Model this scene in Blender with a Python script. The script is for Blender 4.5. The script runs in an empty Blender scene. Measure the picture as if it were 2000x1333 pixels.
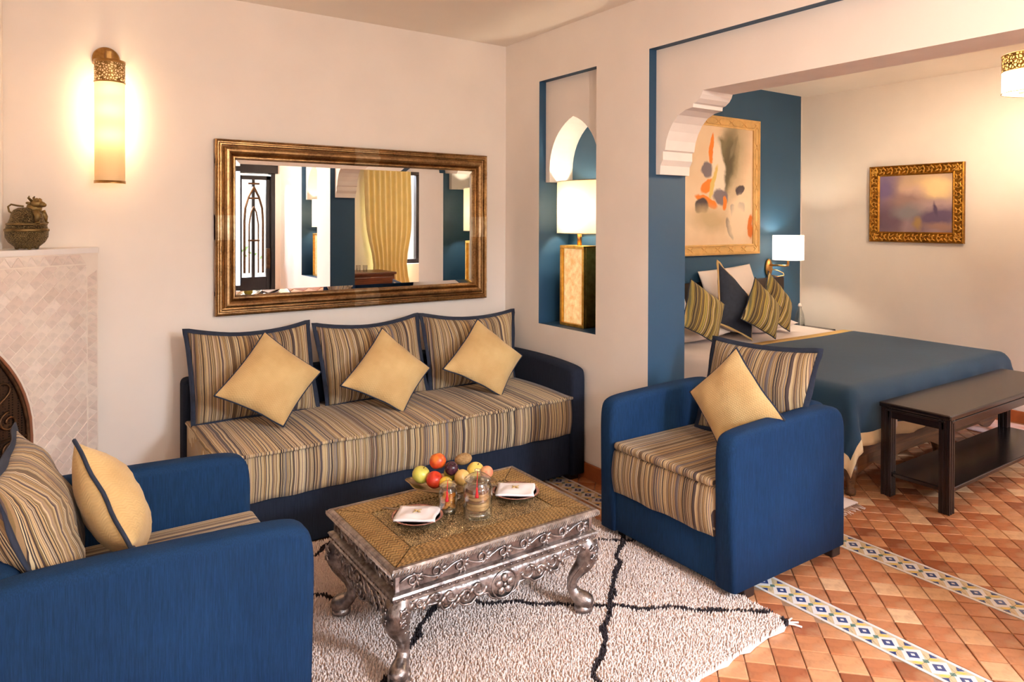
import bpy, bmesh, math, random
from mathutils import Vector, Matrix
random.seed(7)
PI = math.pi
SC = bpy.context.scene
COL = SC.collection

# ------------------------------------------------------------------ camera
CAMLOC = Vector((-2.6017, -3.8591, 1.45))
YAW, PITCH, ROLL, FPX, SHIFT = 0.6025, 0.0089, 0.0029, 1374.357, -222.43
_F = Vector((math.sin(YAW)*math.cos(PITCH), math.cos(YAW)*math.cos(PITCH), -math.sin(PITCH)))
_r = Vector((math.cos(YAW), -math.sin(YAW), 0)); _u = _r.cross(_F)
_R = math.cos(ROLL)*_r + math.sin(ROLL)*_u
_U = -math.sin(ROLL)*_r + math.cos(ROLL)*_u
cd = bpy.data.cameras.new('camera'); cam = bpy.data.objects.new('camera', cd); COL.objects.link(cam)
M3 = Matrix((_R, _U, -_F)).transposed()
cam.matrix_world = Matrix.Translation(CAMLOC) @ M3.to_4x4()
cd.sensor_width = 36; cd.lens = FPX/2000*36; cd.shift_y = SHIFT/2000; cd.clip_start = .05
SC.camera = cam
def project(p):
    d = Vector(p) - CAMLOC; f = d.dot(_F)
    if f < .05: return (-9e9, -9e9)
    return (1000 + FPX*d.dot(_R)/f, 666.5 + SHIFT - FPX*d.dot(_U)/f)

# ------------------------------------------------------------------ world, daylight, exposure
W = bpy.data.worlds.new('sky'); SC.world = W; W.use_nodes = True
bg = W.node_tree.nodes['Background']; bg.inputs[0].default_value = (.78, .88, 1.0, 1); bg.inputs[1].default_value = .3
SC.view_settings.view_transform = 'Standard'; SC.view_settings.look = 'None'
SC.view_settings.exposure = 0.94; SC.view_settings.gamma = 1.0
SC.view_settings.use_curve_mapping = False
SC.cycles.max_bounces = 7; SC.cycles.diffuse_bounces = 5; SC.cycles.glossy_bounces = 4
SC.cycles.transmission_bounces = 6; SC.cycles.transparent_max_bounces = 8
SC.cycles.caustics_reflective = False; SC.cycles.caustics_refractive = False
SC.cycles.sample_clamp_indirect = 8.0
DAY = (.72, .84, 1.0)
def area(name, loc, rot, sx, sy, power, color):
    l = bpy.data.lights.new(name, 'AREA'); l.shape = 'RECTANGLE'; l.size = sx; l.size_y = sy
    l.energy = power; l.color = color
    o = bpy.data.objects.new(name, l); COL.objects.link(o); o.location = loc; o.rotation_euler = rot
    return o
# daylight entering at the openings of the south wall
TILT = math.radians(58)
area('daylight_living_window', (-2.3, -5.30, 1.35), (PI/2, 0, 0), 1.38, 1.48, 12, DAY)
area('daylight_door', (-.45, -6.6, 2.66), (math.radians(72), 0, 0), 1.6, 1.0, 620, DAY)
area('daylight_bedroom_window', (1.95, -6.0, 2.75), (TILT, 0, 0), 1.8, 1.0, 560, DAY)
WARM = (1.0, .70, .42)
def bulb(name, loc, power, radius=.03, color=WARM, parent=None):
    l = bpy.data.lights.new(name, 'POINT'); l.energy = power; l.shadow_soft_size = radius; l.color = color
    o = bpy.data.objects.new(name, l); COL.objects.link(o); o.location = loc
    if parent is not None: o.parent = parent
    return o

# ------------------------------------------------------------------ materials
def srgb(c):
    return tuple(((v/255)/12.92 if v/255 <= .04045 else ((v/255+.055)/1.055)**2.4) for v in c) + (1,)
class NT:
    def __init__(s, name):
        s.m = bpy.data.materials.new(name); s.m.use_nodes = True; s.t = s.m.node_tree
        s.b = s.t.nodes['Principled BSDF']; s.out = s.t.nodes['Material Output']
    def n(s, typ, ins=None, **kw):
        nd = s.t.nodes.new(typ)
        for k, v in kw.items(): setattr(nd, k, v)
        for k, v in (ins or {}).items():
            if hasattr(v, 'links') or isinstance(v, bpy.types.NodeSocket): s.t.links.new(v, nd.inputs[k])
            else: nd.inputs[k].default_value = v
        return nd
    def link(s, a, b): s.t.links.new(a, b)
    def coord(s, kind='Object'): return s.n('ShaderNodeTexCoord').outputs[kind]
    def ramp(s, fac, stops, interp='LINEAR'):
        r = s.n('ShaderNodeValToRGB', {0: fac}); cr = r.color_ramp; cr.interpolation = interp
        while len(cr.elements) > 1: cr.elements.remove(cr.elements[-1])
        cr.elements[0].position = stops[0][0]; cr.elements[0].color = stops[0][1]
        for p, c in stops[1:]:
            e = cr.elements.new(p); e.color = c
        return r.outputs[0]
    def math(s, op, a, b=None, clamp=False):
        ins = {0: a}
        if b is not None: ins[1] = b
        nd = s.n('ShaderNodeMath', ins, operation=op); nd.use_clamp = clamp
        return nd.outputs[0]
    def mix(s, f, a, b, mode='MIX'):
        nd = s.n('ShaderNodeMix', data_type='RGBA', blend_type=mode)
        for i, v in ((0, f), (6, a), (7, b)):
            if isinstance(v, bpy.types.NodeSocket): s.link(v, nd.inputs[i])
            else: nd.inputs[i].default_value = v
        return nd.outputs[2]
    def noise(s, vec, scale, detail=3, rough=.5, dim='3D'):
        nd = s.n('ShaderNodeTexNoise', noise_dimensions=dim)
        nd.inputs['Scale'].default_value = scale; nd.inputs['Detail'].default_value = detail
        nd.inputs['Roughness'].default_value = rough
        if vec is not None: s.link(vec, nd.inputs['W' if dim == '1D' else 'Vector'])
        return nd.outputs[0]
    def scale(s, vec, sc):
        return s.n('ShaderNodeMapping', {0: vec, 3: sc}).outputs[0]
    def bump(s, h, strength=.3, dist=.01):
        b = s.n('ShaderNodeBump', {'Strength': strength, 'Distance': dist, 'Height': h})
        s.link(b.outputs[0], s.b.inputs['Normal'])
    def base(s, c):
        if isinstance(c, bpy.types.NodeSocket): s.link(c, s.b.inputs['Base Color'])
        else: s.b.inputs['Base Color'].default_value = c
    def set(s, rough=None, metal=None, **kw):
        if rough is not None: s.b.inputs['Roughness'].default_value = rough
        if metal is not None: s.b.inputs['Metallic'].default_value = metal
        for k, v in kw.items(): s.b.inputs[k.replace('_', ' ')].default_value = v
        return s

def plain(name, c, rough=.6, metal=0, var=.12, nscale=8, bump=0, bscale=60, **kw):
    t = NT(name); v = t.coord(); c = srgb(c)
    n = t.noise(v, nscale, 4)
    lo = tuple(x*(1-var) for x in c[:3])+(1,); hi = tuple(min(1, x*(1+var)) for x in c[:3])+(1,)
    t.base(t.ramp(n, [(.3, lo), (.7, hi)])); t.set(rough, metal, **kw)
    if bump: t.bump(t.noise(v, bscale, 3), bump, .004)
    return t.m

PLASTER = plain('cream_plaster', (242, 231, 220), .75, var=.03, nscale=3, bump=.12, bscale=14)
CEILM = plain('ceiling_plaster', (244, 234, 222), .8, var=.02, nscale=3, bump=.1, bscale=8)
BLUEWALL = plain('blue_wall_paint', (34, 72, 102), .55, var=.04, nscale=3, bump=.08, bscale=18)
TERRA_BASE = plain('terracotta_skirting', (165, 92, 48), .45, var=.2, nscale=10)
GROUT = plain('floor_grout', (150, 112, 86), .8, var=.15, nscale=30)
WHITEPL = plain('white_plaster', (236, 228, 222), .7, var=.03, bump=.1, bscale=12)
NAVYTRIM = plain('navy_trim_cloth', (34, 42, 60), .85, var=.18, nscale=40, bump=.2, bscale=300)
DARKFOOT = plain('dark_wood_foot', (42, 28, 24), .4, var=.2)
WHITELINEN = plain('white_linen', (240, 228, 222), .85, var=.03, nscale=4, bump=.15, bscale=25)
t = NT('clear_glass'); tr = t.n('ShaderNodeBsdfTransparent', {'Color': (.96, .97, .96, 1)}); gl = t.n('ShaderNodeBsdfGlossy', {'Roughness': .03}); lw = t.n('ShaderNodeLayerWeight', {'Blend': .35})
mx = t.n('ShaderNodeMixShader', {0: t.math('ADD', t.math('MULTIPLY', lw.outputs[1], .7), .05, True), 1: tr.outputs[0], 2: gl.outputs[0]}); t.link(mx.outputs[0], t.out.inputs[0]); GLASSY = t.m

def blue_fabric(name, c):
    t = NT(name); v = t.coord()
    thread = t.noise(t.scale(v, (420, 420, 18)), 1, 3, .7)
    big = t.noise(v, 3, 2)
    f = t.math('ADD', t.math('MULTIPLY', thread, .75), t.math('MULTIPLY', big, .25))
    c = srgb(c); lo = tuple(x*.62 for x in c[:3])+(1,); hi = tuple(x*1.4 for x in c[:3])+(1,)
    t.base(t.ramp(f, [(.32, lo), (.68, hi)]))
    t.set(.9, 0, Specular_IOR_Level=.15)
    t.bump(thread, .25, .002)
    return t.m
BLUEFAB = blue_fabric('blue_upholstery', (20, 48, 82))
DARKBLUEFAB = blue_fabric('slate_blue_upholstery', (30, 36, 50))

STRIPE_COLS = [(182, 148, 104), (152, 122, 86), (190, 160, 116), (134, 108, 76), (200, 176, 136), (104, 78, 60), (158, 132, 112), (174, 140, 92),
               (52, 40, 40), (142, 118, 106), (208, 186, 146), (126, 102, 64), (168, 142, 108), (86, 70, 66), (186, 156, 108), (118, 108, 108)]
def striped(name, per_m=185, green=0.0):
    t = NT(name); v = t.coord()
    sx = t.n('ShaderNodeSeparateXYZ', {0: v}).outputs[0]
    wob = t.math('MULTIPLY', t.math('SUBTRACT', t.noise(v, 7, 2), .5), .012)
    x = t.math('ADD', t.math('ADD', sx, wob), 10.0)
    c1 = t.n('ShaderNodeTexWhiteNoise', {'W': t.math('FLOOR', t.math('MULTIPLY', x, per_m))}, noise_dimensions='1D').outputs[0]
    cols = [(i/len(STRIPE_COLS), srgb(tuple(ch*(1-green*(.05 if k == 0 else (0 if k == 1 else .28))) for k, ch in enumerate(c)))) for i, c in enumerate(STRIPE_COLS)]
    a = t.ramp(c1, cols, 'CONSTANT')
    c2 = t.n('ShaderNodeTexWhiteNoise', {'W': t.math('FLOOR', t.math('MULTIPLY', x, per_m*2.7))}, noise_dimensions='1D').outputs[0]
    a = t.mix(t.math('GREATER_THAN', c2, .86), a, srgb((62, 46, 42)))
    a = t.mix(t.math('LESS_THAN', c2, .14), a, srgb((212, 190, 150)))
    fine = t.noise(t.scale(v, (600, 600, 600)), 1, 1)
    a = t.mix(t.math('MULTIPLY', t.math('SUBTRACT', fine, .4), .5, True), a, (.06, .045, .04, 1))
    t.base(a); t.set(.9, 0, Sheen_Weight=.1)
    t.bump(fine, .25, .002)
    return t.m
STRIPE = striped('striped_weave')
STRIPE_BED = striped('olive_striped_weave', 95, 1.0)

def yellow_fabric():
    t = NT('yellow_weave'); v = t.coord()
    sp = t.n('ShaderNodeSeparateXYZ', {0: v})
    zig = t.math('PINGPONG', t.math('MULTIPLY', sp.outputs[0], 90), 1.0)
    h = t.math('SINE', t.math('ADD', t.math('MULTIPLY', sp.outputs[2], 700), t.math('MULTIPLY', zig, 5)))
    n = t.noise(v, 9, 3)
    c = t.ramp(n, [(.3, srgb((204, 166, 108))), (.7, srgb((220, 188, 130)))])
    c = t.mix(t.math('MULTIPLY', t.math('ADD', h, 1), .07), c, srgb((180, 140, 76)))
    t.base(c); t.set(.85, 0, Sheen_Weight=.2); t.bump(h, .25, .0015)
    return t.m
YELLOW = yellow_fabric()

def metal(name, c1, c2, rough=.35, bscale=40, bump=.4, kind='noise', nscale=14):
    t = NT(name); v = t.coord()
    if kind == 'noise': h = t.noise(v, bscale, 4)
    elif kind == 'voronoi':
        vo = t.n('ShaderNodeTexVoronoi', {'Vector': v, 'Scale': bscale}, feature='DISTANCE_TO_EDGE')
        h = t.math('MINIMUM', vo.outputs[0], .25); h = t.math('MULTIPLY', h, 4)
    elif kind == 'chevron':
        sp = t.n('ShaderNodeSeparateXYZ', {0: v})
        zig = t.math('PINGPONG', t.math('MULTIPLY', sp.outputs[1], 60), 1.0)
        s1 = t.math('SINE', t.math('ADD', t.math('MULTIPLY', sp.outputs[0], 380), t.math('MULTIPLY', zig, 5)))
        s2 = t.math('SINE', t.math('MULTIPLY', sp.outputs[1], 300))
        h = t.math('MULTIPLY', t.math('ADD', t.math('MULTIPLY', s1, s2), 1), .5)
    f = t.math('ADD', t.math('MULTIPLY', t.noise(v, nscale, 4), .5), t.math('MULTIPLY', h, .5))
    t.base(t.ramp(f, [(.28, srgb(c2)), (.72, srgb(c1))])); t.set(rough, 1.0)
    t.bump(h, bump, .004)
    return t.m
SILVER = metal('embossed_silver', (212, 202, 197), (84, 73, 69), .36, 60, .5)
SILVER_DARK = metal('tarnished_silver', (160, 144, 136), (70, 58, 54), .42, 60, .4)
BRASSTOP = metal('embossed_brass_panel', (240, 214, 164), (86, 64, 38), .34, 150, .8, 'voronoi')
CHEVRON = metal('chevron_brass_border', (238, 208, 152), (150, 120, 78), .36, 60, .7, 'chevron')
FRAMEBRASS = metal('antique_silver_brass', (190, 152, 104), (96, 70, 48), .30, 90, .35)
BANDSILVER = metal('pale_metal_band', (206, 182, 146), (132, 106, 78), .28, 50, .25)
BRASS = metal('brushed_brass', (200, 158, 96), (150, 110, 62), .3, 60, .12)
BRONZE = metal('aged_bronze', (150, 130, 90), (66, 56, 42), .5, 150, .7, 'voronoi')
BRONZE2 = metal('aged_bronze_smooth', (164, 138, 88), (84, 68, 46), .5, 30, .4)
IRON = metal('dark_iron', (120, 90, 64), (62, 44, 34), .5, 40, .3)
GOLDLEAF = metal('gold_leaf', (250, 206, 104), (190, 132, 52), .38, 40, .25)
CHROMEY = metal('jar_band_metal', (190, 180, 172), (140, 128, 120), .25, 40, .1)

def pierced(name, scale):
    t = NT(name); v = t.coord()
    vo = t.n('ShaderNodeTexVoronoi', {'Vector': v, 'Scale': scale}, feature='DISTANCE_TO_EDGE')
    hole = t.math('GREATER_THAN', vo.outputs[0], .17)
    t.base(srgb((140, 108, 62))); t.set(.4, 1.0)
    tr = t.n('ShaderNodeBsdfTransparent'); mx = t.n('ShaderNodeMixShader', {0: hole, 1: t.b.outputs[0], 2: tr.outputs[0]})
    t.link(mx.outputs[0], t.out.inputs[0])
    return t.m
PIERCED = pierced('pierced_brass', 85)

def shade_mat(name, c=(250, 232, 200), glow=0.0, tl=.55, tp=0.0):
    t = NT(name); c = srgb(c)
    t.base(c); t.set(.8)
    tn = t.n('ShaderNodeBsdfTranslucent', {'Color': c}); mx = t.n('ShaderNodeMixShader', {0: tl, 1: t.b.outputs[0], 2: tn.outputs[0]})
    if tp:
        tt = t.n('ShaderNodeBsdfTransparent', {'Color': (1, .97, .92, 1)}); mx = t.n('ShaderNodeMixShader', {0: tp, 1: mx.outputs[0], 2: tt.outputs[0]})
    t.link(mx.outputs[0], t.out.inputs[0])
    if glow:
        t.set(Emission_Strength=glow); t.b.inputs['Emission Color'].default_value = srgb((255, 226, 180))
    return t.m
SHADE = shade_mat('lamp_shade_cloth', tl=.36)
SHADE_PEND = shade_mat('pendant_shade_gauze', tl=.5, tp=.5)
SHADE_DENSE = shade_mat('sconce_shade_parchment', (236, 208, 164), tl=.22)

def wood(name, c1, c2, rough=.4, axis=0, sc=3.0):
    t = NT(name); v = t.coord(); s = [26, 26, 26]; s[axis] = 1.6
    n = t.noise(t.scale(v, tuple(s)), sc, 5, .6)
    t.base(t.ramp(n, [(.3, srgb(c2)), (.7, srgb(c1))])); t.set(rough); t.bump(n, .08, .002)
    return t.m
DARKWOOD = wood('dark_stained_wood', (36, 24, 21), (17, 11, 11), .22)
DARKWOOD_Z = wood('dark_stained_wood_upright', (34, 22, 21), (16, 10, 11), .3, 2)
BEDWOOD = wood('carved_brown_wood', (112, 72, 40), (62, 38, 22), .4)
DRESSERWOOD = wood('reddish_brown_wood', (120, 66, 34), (70, 36, 20), .35)
PALEFRAME = plain('pale_gilt_wood', (214, 172, 108), .5, var=.14, nscale=14, bump=.15, bscale=30)

def tile_mat(name, stops, rough=.35, spec=.5):
    t = NT(name); v = t.coord()
    g = t.n('ShaderNodeNewGeometry').outputs['Random Per Island']; o = t.n('ShaderNodeObjectInfo').outputs['Random']
    f = t.math('FRACT', t.math('ADD', g, o))
    c = t.ramp(f, [(p, srgb(cc)) for p, cc in stops])
    n = t.noise(v, 26, 4, .6)
    c = t.mix(t.math('MULTIPLY', t.math('SUBTRACT', n, .45), 1.3, True), c, srgb(tuple(x*.62 for x in stops[len(stops)//2][1])))
    n2 = t.noise(v, 9, 3)
    c = t.mix(t.math('MULTIPLY', t.math('SUBTRACT', n2, .5), 1.6, True), c, srgb(stops[-1][1]))
    t.base(c); t.set(rough, 0, Specular_IOR_Level=spec)
    t.bump(t.noise(v, 18, 3), .25, .004)
    return t.m
FLOORTILE = tile_mat('terracotta_tile', [(0, (132, 72, 46)), (.15, (172, 100, 62)), (.4, (196, 128, 84)), (.6, (182, 110, 72)), (.8, (208, 148, 102)), (1, (224, 176, 132))], .26)
ZELLIGE = tile_mat('pale_glazed_tile', [(0, (222, 202, 188)), (.35, (228, 208, 196)), (.7, (232, 216, 202)), (1, (240, 224, 212))], .3)
BT_WHITE = plain('border_white', (226, 214, 206), .35, var=.05)
BT_TAN = plain('border_tan', (206, 178, 138), .35, var=.08)
BT_NAVY = plain('border_navy', (52, 66, 112), .3, var=.1)
BT_GREEN = plain('border_green', (96, 122, 108), .35, var=.08)
BT_YELLOW = plain('border_yellow', (224, 184, 88), .35, var=.08)
RUGWHITE = plain('rug_ivory_wool', (230, 206, 192), .95, var=.06, nscale=5)
RUGBASE = plain('rug_ivory_ground', (220, 196, 182), .95, var=.06, nscale=5)
RUGDARK = plain('rug_dark_wool', (44, 32, 34), .95, var=.2)
MIRROR = NT('mirror_silvering').set(.0, 1.0); MIRROR.base((.88, .88, .87, 1)); MIRROR = MIRROR.m
GLAZE_PLATE = plain('cream_glazed_ceramic', (226, 208, 186), .2, var=.05)
PLATE_RIM = plain('brown_painted_rim', (150, 96, 78), .25, var=.3, nscale=60)
RED = plain('red_tassel_thread', (204, 26, 34), .6, var=.1)

# ------------------------------------------------------------------ mesh helpers
class MB:
    def __init__(s): s.v = []; s.f = []; s.m = []
    def add(s, vs, fs, mi=0):
        o = len(s.v); s.v += [tuple(p) for p in vs]
        for f in fs: s.f.append(tuple(i+o for i in f)); s.m.append(mi)
        return s
    def box(s, x0, x1, y0, y1, z0, z1, mi=0):
        return s.add([(x0,y0,z0),(x1,y0,z0),(x1,y1,z0),(x0,y1,z0),(x0,y0,z1),(x1,y0,z1),(x1,y1,z1),(x0,y1,z1)],
                     [(3,2,1,0),(4,5,6,7),(0,1,5,4),(1,2,6,5),(2,3,7,6),(3,0,4,7)], mi)
    def prism(s, poly, fn0, fn1, mi=0, mside=None):
        # poly list of 2D pts; fn0/fn1 map 2D -> 3D for the two caps
        n = len(poly); a = [fn0(*p) for p in poly]; b = [fn1(*p) for p in poly]
        s.add(a+b, [tuple(range(n-1, -1, -1)), tuple(range(n, 2*n))], mi)
        s.add(a+b, [(i, (i+1) % n, n+(i+1) % n, n+i) for i in range(n)], mi if mside is None else mside)
        return s
    def lathe(s, prof, n=24, c=(0,0,0), mi=0, sx=1, sy=1, rot=0):
        k = len(prof); vs = []
        for (r, z) in prof:
            for i in range(n):
                a = 2*PI*i/n; x = r*math.cos(a)*sx; y = r*math.sin(a)*sy
                vs.append((c[0]+x*math.cos(rot)-y*math.sin(rot), c[1]+x*math.sin(rot)+y*math.cos(rot), c[2]+z))
        fs = [(j*n+i, j*n+(i+1) % n, (j+1)*n+(i+1) % n, (j+1)*n+i) for j in range(k-1) for i in range(n)]
        if prof[0][0] > 1e-5: fs.append(tuple(range(n-1, -1, -1)))
        if prof[-1][0] > 1e-5: fs.append(tuple((k-1)*n+i for i in range(n)))
        return s.add(vs, fs, mi)
    def shell(s, prof, n=24, c=(0,0,0), mi=0, sx=1, sy=1, a0=0, a1=2*PI):
        # open lathe without caps
        full = abs(a1-a0-2*PI) < 1e-6; m = n if full else n+1; vs = []
        for (r, z) in prof:
            for i in range(m):
                a = a0+(a1-a0)*i/n; vs.append((c[0]+r*math.cos(a)*sx, c[1]+r*math.sin(a)*sy, c[2]+z))
        fs = [(j*m+i, j*m+(i+1) % m, (j+1)*m+(i+1) % m, (j+1)*m+i) for j in range(len(prof)-1) for i in range(n)]
        return s.add(vs, fs, mi)
    def tube(s, pts, rad, n=8, closed=False, mi=0, flat=1.0, nrm=None, p=2.0, rot=0):
        pts = [Vector(q) for q in pts]; k = len(pts); vs = []; up = None
        for j, q in enumerate(pts):
            a = pts[(j-1) % k] if (closed or j > 0) else q; b = pts[(j+1) % k] if (closed or j < k-1) else q
            t = (b-a).normalized() if (b-a).length > 1e-9 else Vector((0,0,1))
            if nrm is not None: up = Vector(nrm)
            elif up is None: up = Vector((0,0,1)) if abs(t.z) < .9 else Vector((1,0,0))
            sdir = t.cross(up); sdir = sdir.normalized() if sdir.length > 1e-6 else Vector((1,0,0))
            u2 = sdir.cross(t).normalized()
            if nrm is None: up = u2
            r = rad[j] if isinstance(rad, (list, tuple)) else rad
            for i in range(n):
                an = 2*PI*i/n+rot; ca, sa = math.cos(an), math.sin(an)
                kk = (abs(ca)**p+abs(sa)**p)**(-1/p)
                vs.append(q + sdir*(r*ca*kk) + u2*(r*sa*kk*flat))
        fs = [(j*n+i, j*n+(i+1) % n, ((j+1) % k)*n+(i+1) % n, ((j+1) % k)*n+i) for j in range(k if closed else k-1) for i in range(n)]
        if not closed: fs += [tuple(range(n-1, -1, -1)), tuple((k-1)*n+i for i in range(n))]
        return s.add(vs, fs, mi)
    def ball(s, c, rx, ry=None, rz=None, n=12, m=8, mi=0, M=None):
        ry = rx if ry is None else ry; rz = rx if rz is None else rz; vs = [(0,0,-rz)]
        for j in range(1, m):
            t = PI*j/m
            for i in range(n):
                a = 2*PI*i/n; vs.append((rx*math.sin(t)*math.cos(a), ry*math.sin(t)*math.sin(a), -rz*math.cos(t)))
        vs.append((0,0,rz))
        fs = [(0, 1+(i+1) % n, 1+i) for i in range(n)]
        fs += [(1+j*n+i, 1+j*n+(i+1) % n, 1+(j+1)*n+(i+1) % n, 1+(j+1)*n+i) for j in range(m-2) for i in range(n)]
        L = len(vs)-1; fs += [(L, 1+(m-2)*n+i, 1+(m-2)*n+(i+1) % n) for i in range(n)]
        vs = [Vector(v) for v in vs]
        if M is not None: vs = [M @ v for v in vs]
        return s.add([v+Vector(c) for v in vs], fs, mi)
    def xform(s, M):
        s.v = [tuple(M @ Vector(p)) for p in s.v]; return s
    def mesh(s, name, mats, smooth=False):
        me = bpy.data.meshes.new(name); me.from_pydata(s.v, [], s.f)
        for m in (mats if isinstance(mats, (list, tuple)) else [mats]): me.materials.append(m)
        me.polygons.foreach_set('material_index', s.m)
        if smooth: me.polygons.foreach_set('use_smooth', [True]*len(s.f))
        me.update()
        return me
    def build(s, name, mats, parent=None, smooth=False, bevel=0, seg=2, fix=True):
        me = s.mesh(name, mats, smooth)
        if fix:
            bm = bmesh.new(); bm.from_mesh(me); bmesh.ops.recalc_face_normals(bm, faces=bm.faces); bm.to_mesh(me); bm.free()
        o = bpy.data.objects.new(name, me); COL.objects.link(o)
        if parent is not None: o.parent = parent
        if bevel:
            b = o.modifiers.new('edge', 'BEVEL'); b.width = bevel; b.segments = seg; b.limit_method = 'ANGLE'; b.angle_limit = .6
            b.harden_normals = False
        return o
def put(name, me, parent=None, loc=(0,0,0)):
    o = bpy.data.objects.new(name, me); COL.objects.link(o); o.location = loc
    if parent is not None: o.parent = parent
    return o
def tag(o, label, cat, group=None):
    o['label'] = label; o['category'] = cat
    if group: o['group'] = group
    return o
def thing(name, label, cat, loc=(0,0,0), rz=0, group=None):
    o = bpy.data.objects.new(name, None); COL.objects.link(o); o.location = loc; o.rotation_euler = (0,0,rz); o.empty_display_size = .1
    return tag(o, label, cat, group)
def struct(o, label=None, cat=None):
    o['kind'] = 'structure'
    if label: o['label'] = label
    if cat: o['category'] = cat
    return o
def copy_tree(o, parent=None):
    c = o.copy(); COL.objects.link(c); c.parent = parent
    for ch in list(o.children): copy_tree(ch, c)
    return c
def clip(poly, a, b, c):
    # keep a*x+b*y<=c
    out = []
    for i in range(len(poly)):
        p, q = poly[i], poly[(i+1) % len(poly)]; dp = a*p[0]+b*p[1]-c; dq = a*q[0]+b*q[1]-c
        if dp <= 0: out.append(p)
        if dp*dq < 0:
            t = dp/(dp-dq); out.append((p[0]+(q[0]-p[0])*t, p[1]+(q[1]-p[1])*t))
    return out
def parea(p): return abs(sum(p[i][0]*p[(i+1) % len(p)][1]-p[(i+1) % len(p)][0]*p[i][1] for i in range(len(p))))/2
def tile_mb(mb, poly, fn, depth, cham):
    # fn(u,v,h): surface with height h ; chamfered slab tile
    if parea(poly) < 6e-5: return mb
    cx = sum(p[0] for p in poly)/len(poly); cy = sum(p[1] for p in poly)/len(poly); n = len(poly)
    r = max(math.hypot(p[0]-cx, p[1]-cy) for p in poly); k = max(0, 1-cham*1.6/r)
    ins = [(cx+(p[0]-cx)*k, cy+(p[1]-cy)*k) for p in poly]
    vs = [fn(*p, -depth) for p in poly]+[fn(*p, -cham*.6) for p in poly]+[fn(*p, 0) for p in ins]
    fs = [(i, (i+1) % n, n+(i+1) % n, n+i) for i in range(n)]+[(n+i, n+(i+1) % n, 2*n+(i+1) % n, 2*n+i) for i in range(n)]+[tuple(range(2*n, 3*n))]
    return mb.add(vs, fs)

# ------------------------------------------------------------------ room shell
ZC = 2.6; XW, XE, YS = -3.44, 3.31, -5.1
TX0, TX1 = 0.0, 0.272      # dividing wall
struct(MB().box(XW-.15, XE+.15, YS-.2, .15, ZC, ZC+.12).build('ceiling', CEILM), 'cream plastered flat ceiling', 'ceiling')
struct(MB().box(XW-.15, XE+.15, 0, .15, -.05, ZC).build('wall_north', PLASTER), 'cream plaster wall behind the sofa and mirror', 'wall')
struct(MB().box(TX1-.01, 3.25, -.03, 0, 0, ZC).build('wall_headboard', BLUEWALL), 'blue painted panel of wall behind the bed', 'wall')
struct(MB().box(XE, XE+.15, YS, 0, -.05, ZC).build('wall_east', PLASTER), 'cream bedroom wall carrying the small gold framed painting', 'wall')
struct(MB().box(XW-.15, XW, YS, 0, -.05, ZC).build('wall_west', PLASTER), 'cream wall beside the fireplace', 'wall')
def wall_cells(us, vs, holes):
    out = []
    for i in range(len(us)-1):
        for j in range(len(vs)-1):
            cu, cv = (us[i]+us[i+1])/2, (vs[j]+vs[j+1])/2
            if not any(h[0] < cu < h[1] and h[2] < cv < h[3] for h in holes): out.append((us[i], us[i+1], vs[j], vs[j+1]))
    return out
SH = [(-1.0, -.06, 0, 2.03), (1.3, 2.6, .85, 2.15), (-3.0, -1.6, .6, 2.1)]
mb = MB()
for (a, b, c, d) in wall_cells([XW-.15, -3.0, -1.6, -1.0, -.06, 1.3, 2.6, XE+.15], [-.05, 0, .6, .85, 2.03, 2.1, 2.15, ZC], SH): mb.box(a, b, YS-.18, YS, c, d)
struct(mb.build('wall_south', PLASTER), 'cream wall with door and windows onto the courtyard', 'wall')

# dividing wall with two niches and the arch
NY0, NY1, NZ0, NZ1 = -.900, -.370, .818, 2.311
AY0, AY1, AZ = -3.33, -1.302, 2.326
N2Y0, N2Y1 = AY0+AY1-NY1, AY0+AY1-NY0
XL = .052
mb = MB()
ys = [YS, N2Y0, N2Y1, AY0, AY1, NY0, NY1, 0]; zs = [0, NZ0, NZ1, AZ, ZC]
holes = [(NY0, NY1, NZ0, NZ1), (N2Y0, N2Y1, NZ0, NZ1), (AY0, AY1, -1, AZ)]
solid = lambda y, z: not any(h[0] < y < h[1] and h[2] < z < h[3] for h in holes) and YS < y < 0 and z < ZC
def cellfaces(mb, x0, x1, back=True):
    for i in range(len(ys)-1):
        for j in range(len(zs)-1):
            y0, y1, z0, z1 = ys[i], ys[i+1], zs[j], zs[j+1]; cy, cz = (y0+y1)/2, (z0+z1)/2
            if not solid(cy, cz): continue
            mb.add([(x0,y0,z0),(x0,y1,z0),(x0,y1,z1),(x0,y0,z1)], [(0,1,2,3)], 0)
            mb.add([(x1,y0,z0),(x1,y1,z0),(x1,y1,z1),(x1,y0,z1)], [(3,2,1,0)], 0)
            for (na, nb, q) in ((ys[i]-.01, cz, [(x0,y0,z0),(x1,y0,z0),(x1,y0,z1),(x0,y0,z1)]), (ys[i+1]+.01, cz, [(x0,y1,z0),(x1,y1,z0),(x1,y1,z1),(x0,y1,z1)])):
                if not solid(na, nb): mb.add(q, [(0,1,2,3)], 1)
            for (na, nb, q) in ((cy, z0-.01, [(x0,y0,z0),(x1,y0,z0),(x1,y1,z0),(x0,y1,z0)]), (cy, z1+.01, [(x0,y0,z1),(x1,y0,z1),(x1,y1,z1),(x0,y1,z1)])):
                if not solid(na, nb): mb.add(q, [(0,1,2,3)], 1)
cellfaces(mb, TX0, TX1)
wdiv = struct(mb.build('wall_divider', [PLASTER, BLUEWALL], fix=False), 'cream wall with tall niches and a wide arch with blue reveals', 'wall')
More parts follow.
